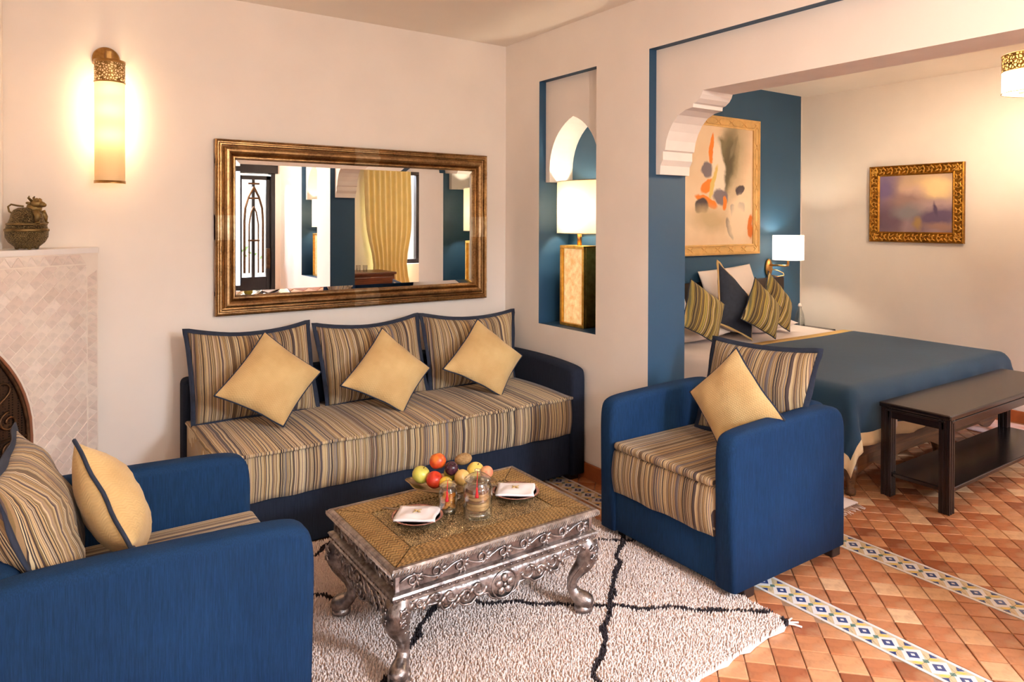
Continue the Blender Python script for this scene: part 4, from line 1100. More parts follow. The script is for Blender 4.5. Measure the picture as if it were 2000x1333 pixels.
# border of triangles, right side and top
bp_ = .056
def tri(pl):
    cx, cy = sum(p[0] for p in pl)/3, sum(p[1] for p in pl)/3; pl = [(cx+(p[0]-cx)*.93, cy+(p[1]-cy)*.93) for p in pl]
    base = Vector(fpt(cx, cy, 0)); put('border_tile', tile_mb(MB(), pl, lambda a, b, z: tuple(Vector(fpt(a, b, z))-base), .007, .0014).mesh('border_tri', ZELLIGE), fp, tuple(base-fo_))
for k in range(23):
    z = .02+k*.0545
    if z+.0545 > 1.25: break
    tri([(.005, z), (.053, z+.027), (.005, z+.0545)]); tri([(.053, z-.027 if k else z), (.053, z+.027), (.005, z)])
for k in range(20):
    u = .06+k*.056; tri([(u, 1.250), (u+.056, 1.250), (u+.028, 1.293)]); tri([(u+.028, 1.293), (u+.056, 1.250), (u+.084, 1.293)])
# arch rim and iron screen
m = MB(); m.tube([fpt(t_, z, .000) for (t_, z) in ap_], .006, 8); addp(m).build('arch_rim', plain('terracotta_rim', (140, 88, 60), .6), fp, True)
scr = [(aL+.006, .02)]+[(t_+(.006 if t_ < .6 else -.006)*(1 if abs(t_-.6) > .02 else 0), z-.008) for (t_, z) in ap_[1:-1]]+[(aR-.006, .02)]
t = NT('pierced_iron'); v = t.coord(); vo = t.n('ShaderNodeTexVoronoi', {'Vector': v, 'Scale': 95.0, 'Randomness': .15}); hole = t.math('LESS_THAN', vo.outputs[0], .32)
t.base(t.mix(hole, srgb((70, 50, 36)), (.004, .003, .003, 1))); t.set(.55, .8); t.bump(t.math('GREATER_THAN', vo.outputs[0], .32), .6, .004)
m = MB(); m.prism(scr, lambda a, b: fpt(a, b, -.014), lambda a, b: fpt(a, b, -.020)); scn = addp(m).build('fire_screen', t.m, fp)
m = MB(); m.tube([fpt(*p, -.010) for p in scr], .010, 6)
def scl(c, r, tn, a0, sg, w=.0055):
    pts = []
    for i in range(25):
        k = i/24; a = a0+sg*tn*2*PI*k; rr_ = r*(1-.75*k); pts.append(fpt(c[0]+rr_*math.cos(a), c[1]+rr_*math.sin(a), -.008))
    m.tube(pts, w, 5)
for s in (-1, 1):
    for (u, z, r, tn, a0) in ((.13, .86, .035, 1.2, 0), (.05, .80, .05, 1.0, PI/2), (.20, .62, .042, 1.3, PI/2), (.10, .60, .045, 1.3, -PI/2), (.20, .50, .045, 1.3, -PI/2), (.10, .47, .05, 1.3, PI/2), (.2, .34, .05, 1.3, 0), (.09, .30, .05, 1.3, PI)):
        scl((.6+s*u, z), r, tn, a0 if s > 0 else PI-a0, s)
    # hearts
    for (hu, hz, k) in ((.145, .74, 1.0), (.06, .70, .8), (.15, .40, 1.0)):
        pts = [fpt(.6+s*hu+.060*k*(math.sin(a)**3)*(1 if s > 0 else -1), hz+.056*k*(13*math.cos(a)-5*math.cos(2*a)-2*math.cos(3*a)-math.cos(4*a))/16, -.008) for a in [PI*2*i/28 for i in range(28)]]
        m.tube(pts, .005, 5, closed=True)
for z in (.545, .24): m.tube([fpt(aL+.01, z, -.008), fpt(aR-.01, z, -.008)], .006, 5)
addp(m).build('scrollwork', IRON, scn, True)
scn2 = None
# brass ornament hanging on the chimney breast
pz_ = B0+FD*.035+FN*.012
m = MB(); m.lathe([(0, 0), (.05, .0), (.058, .006), (.04, .014), (0, .018)], 24); m.xform(Matrix.Rotation(fa-PI/2, 4, 'Z') @ Matrix.Rotation(PI/2, 4, 'X'))
o = m.build('wall_plaque', BRONZE2, None, True); o.location = tuple(B0+FD*.075+FN*.001+Vector((0, 0, 1.66))); tag(o, 'round bronze plaque hanging on the chimney breast', 'plaque')

# animal-headed bronze incense burner
ib = thing('incense_burner', 'pierced bronze pot with an animal head standing on the mantel', 'ornament', (-2.606, -.195, MH+.0245))
MB().lathe([(.0, .004), (.042, .004), (.046, .012), (.066, .030), (.0775, .052), (.079, .072), (.0785, .078)], 36).build('bowl', BRONZE, ib, True)
MB().lathe([(.078, .076), (.082, .078), (.082, .086), (.078, .089)], 36).build('rim_band', BRONZE2, ib, True)
MB().lathe([(.077, .088), (.074, .104), (.070, .112), (.062, .13), (.058, .15), (.048, .168), (.03, .178), (0, .18)], 36, mi=0, sx=1, sy=.9).build('dome', BRONZE, ib, True)
MB().lathe([(.0725, .103), (.0755, .105), (.0755, .111), (.071, .113)], 36).build('dome_band', BRONZE2, ib, True)
m = MB(); m.ball((.028, 0, .176), .030, .026, .030); m.ball((.040, -.008, .196), .026, .024, .020); m.ball((.060, -.010, .192), .015, .016, .013); m.ball((.070, -.012, .190), .009, .011, .009)
for s in (-1, 1):
    m.ball((.046, -.008+s*.017, .211), .009, .008, .009); m.tube([(.026, -.006+s*.018, .208), (.018, -.006+s*.026, .220), (.022, -.006+s*.028, .228)], [.006, .005, .002], 6); m.ball((.014, s*.024, .198), .010, .006, .006)
    m.tube([(.045, s*.034, .165), (.055, s*.04, .14), (.052, s*.045, .118)], [.014, .012, .010], 8); m.ball((.056, s*.046, .114), .012, .010, .006)
hd = m.build('animal_head', BRONZE2, ib, True)
MB().tube([(-.050, 0, .150), (-.066, 0, .162), (-.070, 0, .182), (-.058, 0, .192), (-.036, 0, .187), (-.012, 0, .184)], .004, 7).build('handle', BRONZE2, ib, True)
for q in range(4):
    a = q*PI/2+.6; MB().ball((.036*math.cos(a), .036*math.sin(a), .004), .009, .009, .004, 8, 5).build('foot', BRONZE2, ib, True)
ib.rotation_euler = (0, 0, -.35)

# ------------------------------------------------------------------ niche lamps
def niche_lamp(y, label):
    t = thing('table_lamp', label, 'lamp', (.140, y, NZ0), 0, 'lamps standing in the wall niches')
    x0, x1, y0, y1, H = -.062, .062, -.112, .112, .485; w = .018
    m = MB()
    for (a, b) in ((x0, x0+w), (x1-w, x1)):
        m.box(a, b, y0, y1, 0, w); m.box(a, b, y0, y1, H-w, H); m.box(a, b, y0, y0+w, w, H-w); m.box(a, b, y1-w, y1, w, H-w)
    m.box(x0+w, x1-w, y0, y0+.008, 0, H); m.box(x0+w, x1-w, y1-.008, y1, 0, H); m.box(x0+w, x1-w, y0, y1, 0, .01); m.box(x0+w, x1-w, y0, y1, H-.01, H)
    m.build('box_frame', GOLDLEAF, t, bevel=.002)
    q = NT('mica_panel_%d' % int(abs(y)*100)); v = q.coord(); n = q.noise(v, 22, 6, .65); q.base(q.ramp(n, [(.35, srgb((214, 176, 120))), (.65, srgb((244, 220, 180)))])); q.set(.4)
    q.set(Emission_Strength=.35); q.link(q.ramp(n, [(.35, srgb((230, 170, 96))), (.65, srgb((255, 214, 150)))]), q.b.inputs['Emission Color'])
    MB().box(x0+.020, x0+.026, y0+w, y1-w, w, H-w).build('lit_panel', q.m, t)
    MB().lathe([(.014, H), (.014, H+.085)], 16).build('stem', BRASS, t, True)
    sh = MB(); sh.shell([(1, .558), (1, .874)], 48, (0, 0, 0), sx=.088, sy=.190); o = sh.build('shade', SHADE, t, True)
    rg = MB()
    for z in (.558, .874): rg.tube([(.0885*math.cos(2*PI*i/48), .1905*math.sin(2*PI*i/48), z) for i in range(48)], .0022, 5, closed=True)
    rg.build('shade_rim', BANDSILVER, o, True)
    bulb('niche_bulb', (0, 0, .70), 5.5, .03, (1, .84, .62), t)
    return t
niche_lamp(-.592, 'gold box lamp with cream shade in the niche beside the sofa')
niche_lamp(N2Y0+N2Y1+.592+(.0 if True else 0) if False else (N2Y0+N2Y1)/2, 'gold box lamp with cream shade in the niche by the entrance door')

# ------------------------------------------------------------------ bedroom
bed = thing('bed', 'wide bed with white bedding and a blue throw against the blue wall', 'bed', (1.945, -.96, 0))
bx0, bx1, by0, by1, bz = -1.005, 1.005, -.905, .90, .555      # local
m = MB(); m.box(bx0+.02, bx1-.02, by0+.02, by1, .26, .535); m.build('mattress', WHITELINEN, bed, True, bevel=.05, seg=4)
m = MB(); m.box(bx0+.03, bx1-.03, by0+.03, by0+.07, .16, .27); m.box(bx0+.03, bx0+.07, by0+.03, by1, .16, .27); m.box(bx1-.07, bx1-.03, by0+.03, by1, .16, .27); fr = m.build('bed_frame', BEDWOOD, bed, bevel=.006)
A = MB(); n = 40; vs = []
for i in range(n+1):
    u = bx0+.05+(bx1-bx0-.1)*i/n; a = abs(u)/.96; z0 = .15-.045*max(0, math.cos(a*PI*3))**2-.05*max(0, (a-.8)/.2)
    for (y, z) in ((by0+.028, z0), (by0+.028, .20), (by0+.045, .20), (by0+.045, z0)): vs.append((u, y, z))
A.add(vs, [(i*4+k, (i+1)*4+k, (i+1)*4+(k+1) % 4, i*4+(k+1) % 4) for i in range(n) for k in range(4)]).build('carved_apron', BEDWOOD, fr)
for (sx, sy) in ((bx0+.055, by0+.055), (bx1-.055, by0+.055), (bx0+.055, by1-.06), (bx1-.055, by1-.06), (0, by0+.055)):
    MB().lathe([(.012, 0), (.026, .004), (.028, .02), (.018, .04), (.024, .08), (.036, .12), (.034, .17)], 14, (sx, sy, 0)).build('leg', BEDWOOD, bed, True)
MB().box(bx0-.02, bx1+.02, by1-.002, by1+.03, .2, .96).build('headboard', DARKWOOD, bed, bevel=.012)
# draped cloths
def drape(name, mat, x0, x1, y0, y1, z, drop_l, drop_r, drop_f, hem=None, hmat=None, seed=0, back=None, amp=.014, parent=None, trim=None, skew=0.0, tmat=None):
    N = 64; K = 60; rn = random.Random(seed); ph = [rn.uniform(0, 6.28) for _ in range(6)]; m = MB(); vs = []; rad = .07
    Wt = (x1-x0); Lt = (y1-y0)
    ss = [-drop_l+(Wt+drop_l+drop_r)*i/N for i in range(N+1)]; ts = [Lt, Lt-trim]+[Lt-trim-(Lt-trim+drop_f)*j/(K-1) for j in range(1, K)] if trim else [Lt-(Lt+drop_f)*j/K for j in range(K+1)]
    # make sure the hem line falls on a grid line
    def P(s, t_):
        ds = max(0, -s, s-Wt); sg = -1 if s < 0 else 1; dt = max(0, -t_)
        X_ = min(max(s, 0), Wt); Y_ = max(t_, 0); f = min(1, max(0, (.35-s)/.45)); Y_ *= 1-skew*f*f*(3-2*f)
        r = (ds**3+dt**3)**(1/3)
        zz = z+.004*math.sin(s*5+ph[0])*math.sin(t_*4+ph[1])
        if r > 0:
            hy_ = math.hypot(ds, dt); dx, dy = sg*ds/hy_, -dt/hy_
            if r < rad*PI/2: a = r/rad; o_ = rad*math.sin(a); dz = rad*(1-math.cos(a))
            else: o_ = rad; dz = rad+(r-rad*PI/2)
            k = min(1, max(0, (dz-.03)/.25)); cor = min(ds, dt)/max(1e-6, max(ds, dt, .05))
            ripl = amp*k*(math.sin((t_ if ds > dt else s)*17+ph[2])+.6*math.sin((t_ if ds > dt else s)*31+ph[3]))+.05*k*cor
            o_ += ripl+.012*k
            return (x0+X_+dx*o_-(-rad if False else 0), y0+Y_+dy*o_, zz-dz)
        return (x0+X_, y0+Y_, zz)
    for t_ in ts:
        for s in ss: vs.append(P(s, t_))
    fs = []; 
    hemd = hem or 0
    for j in range(K):
        for i in range(N):
            sm = (ss[i]+ss[i+1])/2; tm_ = (ts[j]+ts[j+1])/2
            ish = hem and (sm < -drop_l+hemd or sm > Wt+drop_r-hemd or tm_ < -drop_f+hemd)
            if trim and tm_ > Lt-trim: ish = 2
            m.add([], []); fs.append((j*(N+1)+i, (j+1)*(N+1)+i, (j+1)*(N+1)+i+1, j*(N+1)+i+1)); m.m.append(int(ish or 0))
    m.v = vs; m.f = fs
    o = m.build(name, [mat, hmat or mat, tmat or mat], parent, True)
    so = o.modifiers.new('thick', 'SOLIDIFY'); so.thickness = .006; so.offset = 0
    return o
drape('coverlet', WHITELINEN, bx0+.088, bx1-.088, by0+.10, by1-.02, bz, .40, .30, .0, seed=3, parent=bed, amp=.008)
BLUETHROW = plain('petrol_blue_throw', (10, 50, 76), .8, var=.08, nscale=5, bump=.15, bscale=20, Sheen_Weight=.08)
HEM = plain('cream_hem', (226, 202, 160), .8, var=.06)
th_ = drape('throw_blanket', BLUETHROW, 1.945+bx0+.078, 1.945+bx1-.078, -.96+by0+.088, -.665, bz+.012, .43, .30, .345, hem=.065, hmat=HEM, seed=5, trim=.085, amp=.016, skew=.26, tmat=plain('gold_trim_cloth', (222, 184, 112), .8, var=.06))
tag(th_, 'blue throw blanket with cream hem spread over the foot of the bed', 'blanket')
# pillows on the bed
gw = 'white pillows at the head of the bed'
pillow('pillow', [(1.80, -.075, 1.05), (2.47, -.065, 1.09), (2.50, -.19, .70), (1.84, -.19, .70)], .07, WHITELINEN, 'white pillow standing against the blue wall under the painting', 'pillow', gw, seed=31, k=.03)
pillow('pillow', [(1.02, -.075, 1.06), (1.58, -.07, 1.0), (1.60, -.19, .70), (1.00, -.19, .70)], .07, WHITELINEN, 'white pillow upright behind the striped cushion near the arch', 'pillow', gw, seed=32, k=.03)
pillow('pillow', [(1.82, -.06, .66), (2.55, -.06, .66), (2.55, -.48, .63), (1.82, -.48, .63)], .075, WHITELINEN, 'white pillow lying flat under the olive striped cushions', 'pillow', gw, seed=33, k=.03)
pillow('pillow', [(1.00, -.06, .66), (1.70, -.06, .66), (1.70, -.48, .63), (1.00, -.48, .63)], .075, WHITELINEN, 'white pillow lying flat beside the navy cushion', 'pillow', gw, seed=34, k=.03)
pillow('cushion', [(1.770, -.30, 1.135), (2.02, -.40, .86), (1.86, -.54, .575), (1.60, -.46, .70)], .075, NAVYTRIM, 'navy cushion edged in yellow standing on its point on the bed', edge='flange', emat=YELLOW, seed=35, k=.03, flw=.013)
gs = 'olive striped cushions on the bed'
pillow('cushion', [(1.29, -.45, 1.04), (1.565, -.53, .850), (1.345, -.64, .595), (1.05, -.58, .74)], .06, STRIPE_BED, 'olive striped cushion on the bed nearest the arch', group=gs, edge='piping', emat=NAVYTRIM, seed=36, k=.05)
pillow('cushion', [(1.955, -.50, 1.025), (2.165, -.58, .790), (1.94, -.69, .585), (1.64, -.61, .745)], .06, STRIPE_BED, 'olive striped cushion leaning on the navy cushion', group=gs, edge='piping', emat=NAVYTRIM, seed=37, k=.05)
pillow('cushion', [(2.40, -.30, 1.045), (2.575, -.40, .782), (2.395, -.50, .575), (2.12, -.43, .72)], .06, STRIPE_BED, 'olive striped cushion on the bed beside the bedside lamp', group=gs, edge='piping', emat=NAVYTRIM, seed=38, k=.05)
# bedside table and bottle
ns = thing('bedside_table', 'small dark wooden bedside table by the far side of the bed', 'table', (3.145, -.20, 0))
MB().box(-.14, .14, -.16, .16, .478, .50).build('table_top', DARKWOOD, ns, bevel=.004)
MB().box(-.125, .125, -.145, .145, .36, .478).build('drawer_box', DARKWOOD, ns, bevel=.004)
for sx in (-.105, .105):
    for sy in (-.125, .125): MB().box(sx-.02, sx+.02, sy-.02, sy+.02, 0, .36).build('leg', DARKWOOD_Z, ns, bevel=.003)
bt = thing('water_bottle', 'clear swing-top water bottle on the bedside table', 'bottle', (3.105, -.125, .5005)); bt.scale = (1.12, 1.12, 1.26)
MB().lathe([(0, .001), (.038, .001), (.040, .006), (.038, .06), (.030, .10), (.017, .128), (.014, .138), (.015, .15), (.013, .15), (.012, .138), (.026, .10), (.034, .06), (.036, .008), (0, .006)], 24).build('glass_body', GLASSY, bt, True)
MB().lathe([(.0, .150), (.013, .150), (.014, .158), (.009, .172), (0, .174)], 16).build('stopper', WHITELINEN, bt, True)
MB().tube([(-.016, 0, .135), (-.020, 0, .15), (-.012, 0, .172), (.012, 0, .172), (.020, 0, .15), (.016, 0, .135)], .0016, 5).build('wire_bail', CHROMEY, bt, True)
# bedside wall lamp
bs = thing('bedside_lamp', 'brass wall lamp with white drum shade on the blue wall', 'wall lamp', (2.815, -.03, .97))
m = MB(); m.lathe([(0, 0), (.045, 0), (.048, .006), (.042, .018), (0, .02)], 28, sx=1, sy=1.7); m.xform(Matrix.Rotation(PI/2, 4, 'X')); o = m.build('wall_plate', BRASS, bs, True); o.location = (-.045, -.001, .075)
MB().tube([(-.045, -.02, .10), (-.045, -.17, .10), (.0, -.17, .10)], .008, 8).build('arm', BRASS, bs, True)
MB().lathe([(.009, .10), (.009, .20)], 12, (0, -.17, 0)).build('stem', BRASS, bs, True)
MB().tube([(-.03, -.022, .06), (0, -.06, .055), (.035, -.10, .03), (.03, -.11, .01), (-.02, -.08, .0), (-.04, -.03, .01)], .004, 6).build('reading_arm', BRASS, bs, True)
MB().shell([(.128, .150), (.128, .362)], 40, (0, -.17, 0)).build('shade', shade_mat('bedside_shade', (252, 244, 232), tl=.36), bs, True)
bulb('bedside_bulb', (0, -.17, .26), 6.5, .03, (1, .82, .62), bs)

# pictures
def ellipse_art(name, ground, blobs, gr=1.0, wob=.05):
    t = NT(name); v = t.coord(); n = t.n('ShaderNodeTexNoise'); n.inputs['Scale'].default_value = 9; n.inputs['Detail'].default_value = 3; t.link(v, n.inputs['Vector'])
    off = t.n('ShaderNodeVectorMath', {0: n.outputs[1], 1: (.5, .5, .5)}, operation='SUBTRACT').outputs[0]
    off = t.n('ShaderNodeVectorMath', {0: off, 'Scale': wob}, operation='SCALE').outputs[0]
    vv = t.n('ShaderNodeVectorMath', {0: v, 1: off}, operation='ADD').outputs[0]
    g = t.noise(v, 5, 4); c = t.ramp(g, [(.3, srgb(ground[0])), (.7, srgb(ground[1]))])
    for (x, z, rx, rz, rot, col, soft) in blobs:
        mp = t.n('ShaderNodeMapping', {0: vv, 1: (x, 0, z), 2: (0, rot, 0), 3: (rx*gr, 10, rz*gr)}, vector_type='TEXTURE').outputs[0]
        ln = t.n('ShaderNodeVectorMath', {0: mp}, operation='LENGTH').outputs[1]
        k = t.n('ShaderNodeMapRange', {0: ln, 1: 1-soft, 2: 1+soft, 3: 1.0, 4: 0.0}).outputs[0]
        c = t.mix(k, c, srgb(col))
    t.base(c); t.set(.7); t.bump(t.noise(v, 120, 2), .1, .002)
    return t.m
pb = thing('framed_artwork', 'large sketchy picture with orange and grey shapes in a pale carved frame over the bed', 'picture', (1.895, -.03, 1.745))
phx, phz, pf = .715, .570, .085
OR, GR, DK, SM, YE, PK = (232, 128, 40), (118, 106, 112), (70, 58, 62), (120, 108, 84), (220, 190, 110), (238, 218, 196)
art = ellipse_art('abstract_sketch', ((226, 196, 162), (234, 206, 174)), [
    (.36, .26, .12, .27, .25, (172, 154, 122), .5), (.30, .22, .085, .19, .18, (112, 100, 72), .35), (.29, .12, .05, .17, .3, (88, 78, 56), .35), (.22, .33, .045, .05, 0, (120, 108, 80), .3), (.38, .33, .02, .08, .5, (126, 114, 88), .3),
    (.17, .12, .07, .20, -.1, PK, .15), (.10, .30, .02, .10, .1, OR, .12), (.04, .13, .055, .05, .4, GR, .12), (.06, .0, .07, .035, -.5, OR, .12), (.12, .02, .02, .11, .3, YE, .15), (.04, -.13, .11, .032, .35, OR, .12), (-.02, -.17, .06, .05, 0, DK, .12), (.21, -.09, .07, .05, .2, GR, .12), (.26, -.14, .018, .04, 0, OR, .15),
    (.10, -.28, .17, .07, .1, (196, 170, 132), .5), (.46, -.03, .045, .035, -.4, DK, .12), (.49, -.17, .035, .03, .5, GR, .12), (.37, -.21, .025, .05, -.2, GR, .12), (.33, -.36, .022, .075, -.5, DK, .12), (.44, -.30, .10, .14, .1, (238, 214, 184), .4), (.60, -.34, .025, .08, 0, (214, 116, 46), .12)], gr=1.3, wob=.075)
MB().box(-phx+pf-.01, phx-pf+.01, -.018, -.002, -phz+pf-.01, phz-pf+.01).build('canvas', art, pb)
for k in range(4):
    m = MB(); pr2 = [(0, .002), (0, .034), (.012, .040), (.020, .030), (.066, .026), (.074, .034), (pf, .030), (pf, .012)]; cs = []
    for (d, h) in pr2:
        a = [(-phx+d, -phz+d), (phx-d, -phz+d), (phx-d, phz-d), (-phx+d, phz-d)]; p, q = a[k], a[(k+1) % 4]; cs.append([(p[0], -h, p[1]), (q[0], -h, q[1])])
    m.add([v for c in cs for v in c], [(2*i, 2*i+1, 2*i+3, 2*i+2) for i in range(len(cs)-1)])
    fr = m.build('frame_rail', PALEFRAME, pb)
    cv = MB(); Ln = [phx, phz][k % 2]; n = round(Ln*2/.19); 
    e1 = [(1, 0), (0, 1), (-1, 0), (0, -1)][k]; e2 = [(0, 1), (-1, 0), (0, -1), (1, 0)][k]; o0 = [(0, -phz), (phx, 0), (0, phz), (-phx, 0)][k]
    for i in range(n):
        u = -Ln+pf*.6+(2*Ln-pf*1.2)*(i+.5)/n; hh = (2*Ln-pf*1.2)/n*.5
        hexa = [(u-hh+.004, .043), (u-hh*.62, .064), (u+hh*.62, .064), (u+hh-.004, .043), (u+hh*.62, .022), (u-hh*.62, .022)]
        cv.tube([(o0[0]+e1[0]*a+e2[0]*b, -.031, o0[1]+e1[1]*a+e2[1]*b) for (a, b) in hexa], .0045, 5, closed=True)
    cv.build('hexagon_carving', PALEFRAME, fr)
ps = thing('framed_artwork', 'small misty violet landscape painting in an ornate gold frame on the bedroom wall', 'picture', (3.309, -1.022, 1.60)); ps.rotation_euler = (0, 0, -PI/2)
# local x runs along the wall towards the camera side
qhx, qhz, qf = .366, .315, .085
art2 = ellipse_art('misty_landscape', ((120, 96, 108), (168, 144, 150)), [
    (.12, .13, .20, .12, .1, (236, 200, 150), .6), (.16, .12, .10, .07, .1, (244, 216, 160), .5), (-.02, .08, .10, .07, 0, (214, 180, 164), .5), (-.24, .10, .08, .16, 0, (118, 100, 140), .6), (-.06, .01, .16, .07, 0, (158, 128, 124), .5), (.16, -.02, .16, .05, 0, (176, 150, 150), .5), (-.22, -.14, .14, .12, 0, (104, 80, 96), .5), (-.05, -.07, .12, .06, 0, (132, 126, 132), .5), (.17, -.11, .16, .07, -.2, (94, 76, 104), .4), (.16, -.05, .015, .05, 0, (76, 60, 90), .4), (.02, -.16, .03, .05, 0, (158, 128, 82), .4), (.20, -.18, .12, .03, 0, (150, 116, 108), .5)], wob=.07)
MB().box(-qhx+qf-.01, qhx-qf+.01, -.02, -.004, -qhz+qf-.01, qhz-qf+.01).build('canvas', art2, ps)
GDARK = metal('gold_frame_base', (190, 136, 52), (100, 64, 24), .5, 60, .4)  # darker gold for the rails beneath the leaf carving
for k in range(4):
    m = MB(); pr2 = [(0, .002), (0, .03), (.008, .034), (.014, .026), (.066, .026), (.074, .032), (qf, .022), (qf, .010)]; cs = []
    for (d, h) in pr2:
        a = [(-qhx+d, -qhz+d), (qhx-d, -qhz+d), (qhx-d, qhz-d), (-qhx+d, qhz-d)]; p, q = a[k], a[(k+1) % 4]; cs.append([(p[0], -h, p[1]), (q[0], -h, q[1])])
    m.add([v for c in cs for v in c], [(2*i, 2*i+1, 2*i+3, 2*i+2) for i in range(len(cs)-1)])
    fr = m.build('frame_rail', GDARK, ps)
    cv = MB(); Ln = [qhx, qhz][k % 2]; n = round(Ln*2/.068)
    e1 = Vector([(1, 0, 0), (0, 0, 1), (-1, 0, 0), (0, 0, -1)][k]); e2 = Vector([(0, 0, 1), (-1, 0, 0), (0, 0, -1), (1, 0, 0)][k]); o0 = Vector([(0, 0, -qhz), (qhx, 0, 0), (0, 0, qhz), (-qhx, 0, 0)][k])
    for i in range(n):
        u = -Ln+.02+(2*Ln-.04)*(i+.5)/n; c = o0+e1*u+e2*.040+Vector((0, -.026, 0))
        cv.tube(spiral(c, .022, 1.0, PI*(i % 2), 1 if i % 2 else -1, e1, e2, Vector((0, -.004, 0))), [.006-.004*q/18 for q in range(19)], 5)
        for (da, db, an) in ((.020, .016, .6), (.022, -.014, -.6), (-.008, .02, 1.2), (-.006, -.02, -1.2)):
            Mr = Matrix((e1, Vector((0, 1, 0)), e2)).transposed() @ Matrix.Rotation(-an, 3, 'Y')
            cv.ball(c+e1*da+e2*db+Vector((0, -.003, 0)), .015, .007, .006, 7, 4, M=Mr)
    cv.build('leaf_carving', GOLDLEAF, fr, True)

# bench at the foot of the bed
bn = thing('bench', 'long dark wooden bench with lower shelf at the foot of the bed', 'bench', (1.885, -2.065, 0))
bhx, bhy = .755, .178
m = MB(); m.box(-bhx, bhx, -bhy, bhy, .470, .495); m.build('bench_top', DARKWOOD, bn, bevel=.006)
m = MB(); 
for s in (-1, 1):
    m.box(-bhx+.03, bhx-.03, min(s*(bhy-.012), s*(bhy-.034)), max(s*(bhy-.012), s*(bhy-.034)), .415, .470)
    m.box(min(s*(bhx-.012), s*(bhx-.034)), max(s*(bhx-.012), s*(bhx-.034)), -bhy+.03, bhy-.03, .415, .470)
ra = m.build('apron', DARKWOOD, bn, bevel=.004)
m = MB()
for s in (-1, 1):
    m.box(-bhx+.03, bhx-.03, min(s*(bhy-.006), s*(bhy-.02)), max(s*(bhy-.006), s*(bhy-.02)), .452, .464)
    m.box(min(s*(bhx-.006), s*(bhx-.02)), max(s*(bhx-.006), s*(bhx-.02)), -bhy+.03, bhy-.03, .452, .464)
m.build('moulding', DARKWOOD, ra, bevel=.003)
MB().box(-bhx+.02, bhx-.02, -bhy+.012, bhy-.012, .105, .128).build('shelf', DARKWOOD, bn, bevel=.005)
for sx in (-1, 1):
    for sy in (-1, 1):
        lx, ly, w = sx*(bhx-.034), sy*(bhy-.034), .026; poly = []
        N = 5
        for (ax, ay, bx_, by_) in ((-w, -w, w, -w), (w, -w, w, w), (w, w, -w, w), (-w, w, -w, -w)):
            nx_, ny_ = (by_-ay)/(2*w), -(bx_-ax)/(2*w)
            for (f, d) in ((0, 0), (.16, 0), (.22, -.004), (.36, -.004), (.42, 0), (.58, 0), (.64, -.004), (.78, -.004), (.84, 0)): poly.append((ax+(bx_-ax)*f+nx_*d, ay+(by_-ay)*f+ny_*d))
        MB().prism(poly, lambda x, y: (lx+x, ly+y, 0), lambda x, y: (lx+x, ly+y, .470)).build('leg', DARKWOOD_Z, bn)

# bedroom pendant
pd = thing('pendant_lamp', 'hanging drum lamp with cream shade and pierced brass band in the bedroom', 'ceiling lamp', (2.109, -2.235, 2.19))
MB().shell([(.148, .0), (.148, .122)], 40).build('shade', SHADE_PEND, pd, True)
MB().shell([(.150, .122), (.150, .215)], 40).build('pierced_band', pierced('pierced_brass_wide', 55), pd, True); MB().shell([(.146, .122), (.146, .215)], 40).build('band_lining', shade_mat('amber_band_lining', (226, 176, 104), tl=.03), pd, True)
m = MB()
for z in (0, .122, .216): m.tube([(.150*math.cos(2*PI*i/40), .150*math.sin(2*PI*i/40), z) for i in range(40)], .003, 5, closed=True)
m.build('rings', BRASS, pd, True)
m = MB(); m.shell([(.07, .004), (.142, .004)], 40); m.lathe([(.0, .006), (.07, .004), (.07, .002), (0, .0)], 20); m.build('diffuser', shade_mat('opal_diffuser', (250, 240, 224), tl=.2), pd, True)
MB().lathe([(.05, .41), (.05, .395), (.008, .385), (.008, .21), (.02, .20), (.02, .16)], 16).build('ceiling_rod', BRASS, pd, True)
m = MB()
for q in range(3): a = q*2.094; m.tube([(0, 0, .214), (.148*math.cos(a), .148*math.sin(a), .214)], .003, 5)
m.build('spider', BRASS, pd, True)
bulb('pendant_bulb', (0, 0, .10), 88, .05, (1, .86, .68), pd)

# unseen pendant added behind the viewpoint as fill light for the sitting room
pl_ = thing('pendant_lamp', 'unseen drum lamp with cream shade and pierced brass band added as fill light for the sitting room', 'ceiling lamp', (-1.35, -4.05, 2.19))
for ch in list(pd.children):
    if ch.type == 'MESH': c = ch.copy(); COL.objects.link(c); c.parent = pl_
bulb('living_fill_bulb', (0, 0, .10), 118, .05, (1, .97, .92), pl_)

# bedside rugs
def small_rug(name, x0, x1, y0, y1, label, mat):
    r = thing(name, label, 'rug', ((x0+x1)/2, (y0+y1)/2, 0)); hx_, hy_ = (x1-x0)/2, (y1-y0)/2
    m = MB(); N = 16; vs = []
    for j in range(N+1):
        for i in range(N+1):
            vs.append((-hx_+2*hx_*i/N, -hy_+2*hy_*j/N, .009+.0015*math.sin(i*1.3)*math.sin(j*1.7)))
    m.add(vs, [(j*(N+1)+i, j*(N+1)+i+1, (j+1)*(N+1)+i+1, (j+1)*(N+1)+i) for j in range(N) for i in range(N)])
    o = m.build('weave', mat, r, True); so = o.modifiers.new('t', 'SOLIDIFY'); so.thickness = .007; so.offset = -1
    f = MB(); k = 0
    for i in range(int(hx_*2/.014)):
        x = -hx_+.007+i*.014
        for s in (-1, 1):
            L_ = .05+random.uniform(-.012, .012); f.tube([(x, s*hy_, .006), (x+random.uniform(-.008, .008), s*(hy_+L_*.6), .005), (x+random.uniform(-.012, .012), s*(hy_+L_), .003)], .0022, 4)
    fo = f.build('fringe', RUGWHITE, r, True); fo['kind'] = 'stuff'
    return r
small_rug('bedside_rug', .56, .91, -1.90, -.55, 'pale fringed rug beside the bed behind the armchair', RUGWHITE)
